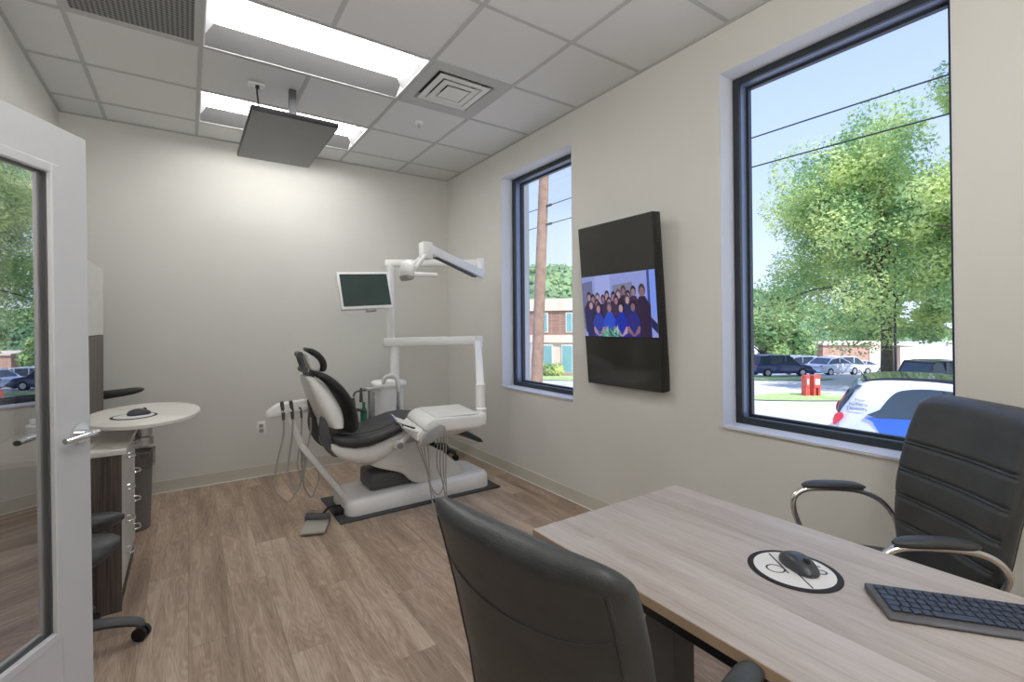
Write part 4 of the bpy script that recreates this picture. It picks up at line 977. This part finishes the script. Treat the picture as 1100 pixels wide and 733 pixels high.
# trees
def foliage(name, blobs, n, leaf, m, parent):
    vs = []; fs = []
    tot = sum(r*r for *_, r in blobs)
    for bx, by, bz, r in blobs:
        for _ in range(int(n*r*r/tot)):
            d = Vector((random.gauss(0, 1), random.gauss(0, 1), random.gauss(0, 1))).normalized()
            q = Vector((bx, by, bz))+Vector((d.x, d.y, d.z*.8))*r*(random.random()**.35)
            a = Vector((random.gauss(0, 1), random.gauss(0, 1), random.gauss(0, .7))).normalized(); b = a.cross(d+Vector((.01, .3, .2))).normalized()
            s = leaf*random.uniform(.6, 1.3); i = len(vs)
            vs += [q-a*s, q+b*s*.5, q+a*s, q-b*s*.5]; fs.append((i, i+1, i+2, i+3))
    mw = MW[parent.name].inverted()
    me = bpy.data.meshes.new(name); me.from_pydata([mw @ v for v in vs], [], fs); me.materials.append(m)
    o = bpy.data.objects.new(name, me); COL.objects.link(o); o.parent = parent; MW[o.name] = MW[parent.name]; return o
def tree(label, x, y, z0, zc, rx, rz, n, leaf, m, tr=.35, nb_=26, name='tree', group=None):
    t = thing(name, label, 'tree', (x, y, z0), 0, group)
    bl = []
    for k in range(nb_):
        d = Vector((random.gauss(0, 1), random.gauss(0, 1), random.gauss(0, 1))).normalized()*random.random()**.4
        f = (1.12-.62*(d.z+.35)/1.35) if d.z > -.35 else 1.12-.5*(-.35-d.z)
        bl.append((x+d.x*rx*.8*f, y+d.y*rx*.8*f, zc+d.z*rz*.82, rx*random.uniform(.16, .32)))
    foliage('foliage', bl, n, leaf, m, t)
    bm = nb(); tube(bm, [(x, y, z0-.3), (x+.05, y, z0+(zc-z0)*.5), (x, y+.1, zc+rz*.5)], [tr, tr*.4], 12)
    for bx, by, bz, r in bl[::3]: tube(bm, [(x, y, zc-rz*.45+(bz-zc)*.3), ((x+bx)/2, (y+by)/2, (bz+zc-rz*.3)/2), (bx, by, bz)], [tr*.3, .03], 7)
    obj('trunk', bm, M['bark'], t); return t
tree('large leafy green tree filling the middle of the big window view', 38.0, 11.6, -2.6, 7.4, 9.6, 9.6, 80000, .125, M['leaf'], .38, 64)
tree('tall bright tree at the right edge of the big window view', 34.2, 5.4, -2.0, 9.6, 6.6, 12.5, 56000, .125, M['leaf'], .3, 44)
tree('darker bushy tree behind the parked cars at left of the big window', 60, 31, -5.2, .6, 6.6, 6.4, 20000, .26, M['leaf2'], .3, 22)
tree('round green tree behind the white cars in the lot', 76, 34.5, -5.6, .8, 7.4, 7, 16000, .32, M['leaf2'], .3, 22)
tree('green tree rising behind the low brick building', 86, 25.5, -5.6, 4.2, 8.5, 7.5, 13000, .38, M['leaf2'], .3, 22)
tree('shady green tree behind the dark parked car at right', 44, 7.2, -2.4, 2.8, 4.6, 4.6, 13000, .2, M['leaf'], .25, 22)
tree('broad tree far left beyond the lot', 62, 46, -5, 3.2, 7.5, 6.2, 12000, .32, M['leaf2'], .3, 22)
for i, (x, y, l) in enumerate([(58.5, 24.2, 'small clipped green shrub beside the low brick building'), (28.9, 35.2, 'low green bush at the foot of the brick office building')]):
    t = thing('shrub', l, 'shrub', (x, y, gs(x, y)))
    foliage('foliage', [(x+random.uniform(-.8, .8), y+random.uniform(-.8, .8), gs(x, y)+.6, .8) for _ in range(5)], 1600, .16, M['leaf'], t)
# wooded hill beyond the small window
bm = nb(); rings = []
HC = Vector((150, 185, 0)); ax = Vector((.834, -.552, 0)); dp = Vector((.552, .834, 0))
V = []
for i in range(81):
    u = -1+2*i/80; row = []
    for j in range(25):
        v = -1+2*j/24
        hgt = 37*(math.cos(min(1, abs(u))*PI)*.5+.5)**.8*(math.cos(v*PI)*.5+.5)+1.4*math.sin(i*1.9+j)+1.6*math.sin(i*.77-j*1.3)
        q = HC+ax*u*230+dp*v*60; row.append(bm.verts.new((q.x, q.y, -9+max(0, hgt))))
    V.append(row)
for i in range(80):
    for j in range(24): bm.faces.new((V[i][j], V[i+1][j], V[i+1][j+1], V[i][j+1]))
struct('hill', bm, M['leaf3'], smooth=80)
vs = []; fs = []
for i in range(16000):
    u = random.uniform(-.55, .75); v = random.uniform(-.95, .25)
    hgt = 37*(math.cos(min(1, abs(u))*PI)*.5+.5)**.8*(math.cos(v*PI)*.5+.5)
    q = HC+ax*u*230+dp*v*60+Vector((0, 0, -9+hgt+random.uniform(-.5, 3.2))); s = random.uniform(.8, 1.9)
    a = Vector((random.gauss(0, 1), random.gauss(0, 1), random.gauss(0, 1))).normalized(); b = a.orthogonal().normalized(); k = len(vs)
    vs += [q-a*s, q+b*s*.8, q+a*s, q-b*s*.8]; fs.append((k, k+1, k+2, k+3))
me = bpy.data.meshes.new('hill_woodland'); me.from_pydata(vs, [], fs); me.materials.append(M['leaf3']); o = bpy.data.objects.new('hill_woodland', me); COL.objects.link(o)
tag(o, 'dense green woodland covering the distant hill', 'woodland'); o['kind'] = 'stuff'
# brick office building beyond the small window
BA = Vector((24.5, 44.0, 0)); bd = Vector((34.1, 31.4, 0))-Vector((27.4, 40.7, 0)); bd.normalize(); bn = Vector((-bd.y, bd.x, 0)); bn = bn if bn.dot(Vector((-30, -36, 0))) > 0 else -bn
BR = Matrix.Translation((27.4, 40.7, -4.6)) @ Matrix(((bd.x, -bn.x, 0, 0), (bd.y, -bn.y, 0, 0), (0, 0, 1, 0), (0, 0, 0, 1)))    # x along the front, y into the building
t = thing('office_building', 'two storey brown brick building with cream ground floor beyond the small window', 'building', (27.4, 40.7, -4.6))
bm = nb(); box(bm, -14, 16, 0, 14, 4.85, 7.3, 0, 1, BR); obj('brick_storey', bm, M['brick'], t, smooth=0)
bm = nb(); box(bm, -14, 16, .1, 14, 0, 4.1, 0, 1, BR); obj('stone_storey', bm, M['stone'], t, smooth=0)
bm = nb(); box(bm, -14.1, 16.1, -.15, 14, 4.1, 4.85, 0, 1, BR); box(bm, -14.1, 16.1, -.2, 14, 7.3, 8.5, 0, 1, BR); obj('cornice_band', bm, M['stone'], t, smooth=0)
for k in range(9):
    x = -11.2+k*3.1
    for (za, zb, w) in ((5.2, 7.0, .55), (1.2, 3.8, 1.0)):
        bm = nb(); box(bm, x-w-.1, x+w+.1, -.06, .1, za-.1, zb+.1, 0, 1, BR); fr = obj('window', bm, M['white2'], t, smooth=0)
        bm = nb(); box(bm, x-w, x-.04, -.1, -.05, za, zb, 0, 1, BR); box(bm, x+.04, x+w, -.1, -.05, za, zb, 0, 1, BR); obj('pane', bm, M['winteal'], fr, smooth=0)
# low brick building
t = thing('low_building', 'low tan brick building with pale end wall behind the big tree', 'building', (70, 23, -5.2))
d = (Vector((70, 23.3, 0))-Vector((65, 26.6, 0))).normalized(); n = Vector((.834*.0+.552, .834, 0))
LR = Matrix.Translation((65, 26.6, -5.4)) @ Matrix(((d.x, -d.y, 0, 0), (d.y, d.x, 0, 0), (0, 0, 1, 0), (0, 0, 0, 1)))
bm = nb(); box(bm, .5, 6.2, 0, 8, 0, 3.8, 0, 1, LR); obj('brick_wall', bm, M['brick2'], t, smooth=0)
bm = nb(); box(bm, 6.2, 8.6, -.1, 8, 0, 3.85, 0, 1, LR); box(bm, 10, 12.4, -.1, 8, 0, 3.6, 0, 1, LR); obj('end_wall', bm, M['stone'], t, smooth=0)
bm = nb(); box(bm, 8.6, 10, 3, 8, 0, 3.2, 0, 1, LR); obj('doorway', bm, M['cglass'], t, smooth=0)
bm = nb(); box(bm, .4, 12.5, -.2, 8, 3.85, 4.05, 0, 1, LR); obj('roof_edge', bm, M['stone'], t, smooth=0)
# cars
def car(label, x, y, ang, L, Hc, body, style='suv', z=None):
    z = gs(x, y) if z is None else z
    t = thing('parked_car', label, 'car', (x, y, z), ang, 'cars parked in the lot')
    k = L/4.6; hw = .9; b = .28
    low = [(-2.28, b), (-2.3, .62), (-2.2, .9), (-1.0, 1.0), (1.0, .98), (2.0, .84), (2.28, .6), (2.28, b)]
    bm = nb(); prism(bm, smoothpoly([(u*k, v) for u, v in low], 3), -hw, hw, 'xz', .06, 2); obj('body', bm, body, t, local=True)
    top = {'suv': [(-2.15, .92), (-1.85, Hc-.08), (-1.2, Hc), (.1, Hc-.02), (.55, Hc-.1), (1.25, .94)], 'sedan': [(-1.75, .94), (-1.0, Hc-.05), (-.4, Hc), (.2, Hc-.03), (1.2, .93)]}[style]
    bm = nb()
    loft(bm, [[(u*k, s*(hw-.06-(.14 if v > 1.0 else 0)), v) for u, v in top] for s in (-1, 1)]); gh = obj('cabin_glass', bm, M['cglass'], t, local=True, smooth=0)
    bm = nb(); ru = [p for p in top if p[1] > 1.2]
    box(bm, ru[0][0]*k, ru[-1][0]*k, -hw+.19, hw-.19, Hc-.06, Hc+.02, .02, 2)
    for s in (-1, 1):
        for u in ([-1.05, .1] if style == 'suv' else [-.2]):
            box(bm, u*k-.05, u*k+.05, s*(hw-.14)-.035, s*(hw-.14)+.035, .92, Hc-.02)
        tube(bm, [(u*k, s*(hw-.06-(.14 if v > 1 else 0)), v) for u, v in top], .05, 6, smooth=False)
    obj('roof_pillars', bm, body, t, local=True)
    for u in (-1.4, 1.4):
        for s in (-1, 1):
            bm = nb(); cyl(bm, (u*k, s*(hw-.2), .33), (u*k, s*(hw+.01), .33), .33); wl = obj('wheel', bm, M['tyre'], t, local=True)
            bm = nb(); cyl(bm, (u*k, s*(hw+.0), .33), (u*k, s*(hw+.02), .33), .2); obj('hub_cap', bm, M['alum'], wl, local=True)
    bm = nb()
    for s in (-1, 1): box(bm, 2.18*k, 2.29*k, s*.72-.14, s*.72+.14, .62, .76, .02, 1)
    obj('headlight', bm, M['white'], t, local=True)
    bm = nb()
    for s in (-1, 1): box(bm, -2.31*k, -2.22*k, s*.75-.1, s*.75+.1, .7, .9, .02, 1)
    obj('tail_light', bm, M['redl'], t, local=True)
    return t
A = math.atan2(-.552, .834)
car('dark navy suv leftmost of the cars parked in the lot', 39.3, 19.0, A+.05, 4.6, 1.65, M['cnavy'])
car('white suv parked right behind the navy suv', 48.3, 20.8, A+.15, 4.7, 1.72, M['cwhite'])
car('white sedan with pale glass in the middle of the parked row', 45.5, 17.6, A+.3, 4.4, 1.45, M['cwhite'], 'sedan')
car('silver white suv in the parked row before the low brick building', 54.9, 20.0, A+.1, 4.8, 1.75, M['csilver'])
car('pale sedan rightmost and farthest of the parked row', 63.5, 21.6, A+.05, 4.5, 1.4, M['csilver'], 'sedan')
car('dark suv parked at the right edge of the window view', 33.5, 7.7, A+.2, 4.6, 1.72, M['cdark'])
# small two tone car by the window
CA = math.atan2(-.944, .33)
t = thing('compact_car', 'small white and blue two seat car parked just outside the big window', 'car', (10.43, 2.54, -1.12), CA)
# local: x forward, -y is the side that faces the building
shell = [(-1.33, .34), (-1.36, .62), (-1.30, .92), (-1.16, 1.18), (-1.02, 1.42), (-.80, 1.525), (-.2, 1.55), (.35, 1.50), (.66, 1.36), (.98, 1.05), (1.22, .93), (1.33, .70), (1.34, .34)]
bm = nb(); rings = []
sp_ = smoothpoly(shell, 4)
for y, f, dz in ((-.80, .955, .01), (-.76, .985, 0), (-.6, 1., 0), (.6, 1., 0), (.76, .985, 0), (.80, .955, .01)):
    rings.append([(u*f, y*(1-.10*max(0, v-.9)/.65) if abs(y) > .5 else y, .34+(v-.34)*f+dz) for u, v in sp_])
loft(bm, rings); obj('body_shell', bm, M['cwhite'], t, local=True, smooth=50)
def side(bm, poly_, off, sub=4):
    for s in (-1,):
        A_ = []
        for u, v in (smoothpoly(poly_, sub) if sub else poly_): A_.append((u, s*(.80+off)*(1-.10*max(0, v-.9)/.65), v))
        loft(bm, [[(u, y*.97, v) for u, y, v in A_], A_])
    return bm
bm = nb(); side(bm, [(-.80, .93), (-.74, 1.06), (-.60, 1.28), (-.45, 1.39), (-.1, 1.43), (.32, 1.38), (.58, 1.24), (.80, 1.02), (.82, .93)], .004, 3); obj('side_window', bm, M['cglass'], t, local=True, smooth=20)
bm = nb(); side(bm, [(-.82, .92), (-.84, .86), (-.74, .66), (-.60, .44), (-.3, .36), (.5, .36), (.80, .5), (.84, .92)], .008, 3); obj('door_panel', bm, M['cblue'], t, local=True, smooth=20, label='blue door panel')
bm = nb(); side(bm, [(.02, .95), (.05, .95), (.05, 1.41), (.02, 1.41)], .01, 0); obj('window_divider', bm, M['cdark'], t, local=True, smooth=0)
bm = nb(); prism(bm, [(-1.315, .95), (-1.172, 1.195), (-1.035, 1.42), (-1.01, 1.40), (-1.145, 1.175), (-1.285, .94)], -.66, .66, 'xz')
side(bm, [(-1.30, 1.0), (-1.255, 1.06), (-1.10, 1.32), (-.96, 1.44), (-1.03, 1.445), (-1.12, 1.36), (-1.27, 1.12)], .006, 0); obj('rear_hatch_glass', bm, M['cglass'], t, local=True, smooth=0)
bm = nb(); prism(bm, smoothpoly([(-.98, 1.50), (-.7, 1.565), (-.2, 1.59), (.3, 1.56), (.62, 1.42), (.3, 1.52), (-.2, 1.55), (-.8, 1.52)], 3), -.62, .62, 'xz'); obj('roof_panel', bm, M['cdark'], t, local=True, label='dark glass roof panel')
bm = nb()
for s in (-1, 1): prism(bm, smoothpoly([(-1.355, .74), (-1.30, .80), (-1.22, .90), (-1.25, .97), (-1.33, .94), (-1.37, .84)], 3), s*.80-.03, s*.80+.012, 'xz')
obj('tail_light', bm, M['redl'], t, local=True)
bm = nb(); cyl(bm, (-.92, -.3, 1.53), (-1.0, -.3, 1.66), .012, .006, 8); cyl(bm, (-.92, -.3, 1.50), (-.92, -.3, 1.56), .03, .02, 10); obj('roof_aerial', bm, M['cdark'], t, local=True)
for u in (-.94, .94):
    for s in (-1, 1):
        bm = nb(); cyl(bm, (u, s*.62, .29), (u, s*.81, .29), .29, seg=28); wl = obj('wheel', bm, M['tyre'], t, local=True)
        bm = nb(); cyl(bm, (u, s*.80, .29), (u, s*.825, .29), .19, seg=20); obj('hub_cap', bm, M['alum'], wl, local=True)
bm = nb()
for i, s in enumerate(('Your', 'Pediatric', 'Dentistry')):
    v = 1.17-.075*i
    text_bm(bm, s, .072, Matrix.Translation((-1.0-.02*i, -.812*(1-.10*max(0, v-.88)/.65), v)) @ Matrix.Rotation(PI/2, 4, 'X'), .0015)
obj('lettering', bm, M['ink'], t, local=True, smooth=0, label='three short lines of dark lettering')
# newspaper boxes
def nbox(x, y, m, w, label):
    z = gs(x, y); t = thing('newspaper_box', label, 'newspaper box', (x, y, z), A)
    bm = nb(); box(bm, -w, w, -.2, .2, .45, 1.0, .02, 1); prism(bm, [(-.2, 1.0), (.2, 1.0), (.1, 1.08), (-.2, 1.08)], -w, w, 'yz'); obj('cabinet', bm, m, t, local=True)
    bm = nb(); box(bm, -w+.06, w-.06, -.215, -.2, .62, .9); obj('door', bm, M['white'], t, local=True, smooth=0)
    for s in (-1, 1):
        bm = nb(); box(bm, s*(w-.05)-.05, s*(w-.05)+.05, -.18, .18, 0, .45); obj('leg', bm, m, t, local=True, smooth=0)
nbox(26.35, 11.4, M['red'], .1, 'narrow red newspaper box at the left of the pair on the verge')
nbox(26.7, 11.12, M['red'], .17, 'wider red newspaper box with white front at the right of the pair')
# utility pole, wires, lamp post
t = thing('utility_pole', 'tall weathered wooden utility pole outside the small window', 'utility pole', (8.9, 11.5, gs(8.9, 11.5)))
zb = gs(8.9, 11.5); bm = nb(); cyl(bm, (8.93, 11.49, zb-.2), (9.33, 11.2, 9.5), .19, .13, 18); obj('pole_shaft', bm, M['polew'], t)
for z in (5.0, 4.43):
    bm = nb(); cyl(bm, (9.2, 11.25, z), (9.2, 10.95, z), .04, seg=10); obj('insulator', bm, M['dgray'], t)
for z, zl_, l in ((5.0, 4.9, 'upper black overhead wire crossing the big window view'), (4.43, 4.33, 'lower black overhead wire crossing the big window view')):
    bm = nb(); tube(bm, [(9.2, 30, z+.5), (9.2, 20, z-.1), (9.2, 11.1, z), (9.2, 4, z-.02), (9.2, -6, zl_), (9.2, -25, z+.3)], .013, 6); tag(obj('overhead_wire', bm, M['wire'], origin=(9.2, 5, z)), l, 'wire')
t = thing('street_lamp', 'slim dark lamp post standing right of the big tree trunk', 'lamp post', (36.5, 10.7, gs(36.5, 10.7)))
zb = gs(36.5, 10.7); bm = nb(); cyl(bm, (36.5, 10.7, zb), (36.5, 10.7, zb+5), .09, .06, 12); obj('post', bm, M['cdark'], t)
bm = nb(); lathe(bm, [(.05, zb+5), (.22, zb+5.1), (.25, zb+5.5), (.08, zb+5.75), (.001, zb+5.8)], (36.5, 10.7, 0), 14); obj('lantern', bm, M['cdark'], t)

# ------------------------------------------------------------------ world, sun, camera
w = bpy.data.worlds.new('World'); SC.world = w; w.use_nodes = True
N = w.node_tree.nodes; L = w.node_tree.links; bg = N['Background']
tc = N.new('ShaderNodeTexCoord'); sp = N.new('ShaderNodeSeparateXYZ'); L.new(tc.outputs['Generated'], sp.inputs[0])
r = N.new('ShaderNodeValToRGB'); e = r.color_ramp.elements
e[0].position = 0.; e[0].color = (.74, .86, 1.0, 1); e[1].position = .95; e[1].color = (.5, .8, 1.8, 1); k2 = e.new(.6); k2.color = (.36, .48, .95, 1); k = e.new(.25); k.color = (.52, .66, 1.0, 1)
L.new(sp.outputs['Z'], r.inputs['Fac']); L.new(r.outputs['Color'], bg.inputs['Color']); bg.inputs['Strength'].default_value = 1.25
sd = bpy.data.lights.new('Sun', 'SUN'); sd.energy = 6.0; sd.angle = math.radians(.6); sd.color = (1, .95, .87); so = bpy.data.objects.new('Sun', sd); COL.objects.link(so)
so.rotation_euler = (-Vector((-.14, -.58, .80))).to_track_quat('-Z', 'Y').to_euler(); so.location = (0, 0, 20)
cd = bpy.data.cameras.new('Camera'); co = bpy.data.objects.new('Camera', cd); COL.objects.link(co); SC.camera = co
yaw, pitch, roll = .5846, .006, -.0078
F = Vector((math.sin(yaw)*math.cos(pitch), math.cos(yaw)*math.cos(pitch), math.sin(pitch))); Rt = Vector((math.cos(yaw), -math.sin(yaw), 0)); U = Rt.cross(F)
rr = Rt*math.cos(roll)+U*math.sin(roll); uu = -Rt*math.sin(roll)+U*math.cos(roll)
co.matrix_world = Matrix(((rr.x, uu.x, -F.x, 0), (rr.y, uu.y, -F.y, 0), (rr.z, uu.z, -F.z, 1.3911), (0, 0, 0, 1)))
cd.sensor_fit = 'HORIZONTAL'; cd.sensor_width = 36; cd.lens = 504.7482/1100*36; cd.shift_x = 14.663/1100; cd.shift_y = -21.196/1100; cd.clip_start = .02; cd.clip_end = 2000
fl = bpy.data.lights.new('BounceFlash', 'AREA'); fl.energy = 48; fl.size = .5; fl.color = (1, .98, .95); fo = bpy.data.objects.new('BounceFlash', fl); COL.objects.link(fo)  # unseen fill lamp behind the camera, added to brighten ceiling and room
fo.location = (-.1, -.5, 1.75); fo.rotation_euler = Vector((-.1, -.35, -1)).to_track_quat('Z', 'Y').to_euler()
SC.view_settings.view_transform = 'Standard'; SC.view_settings.look = 'None'; SC.view_settings.exposure = .12
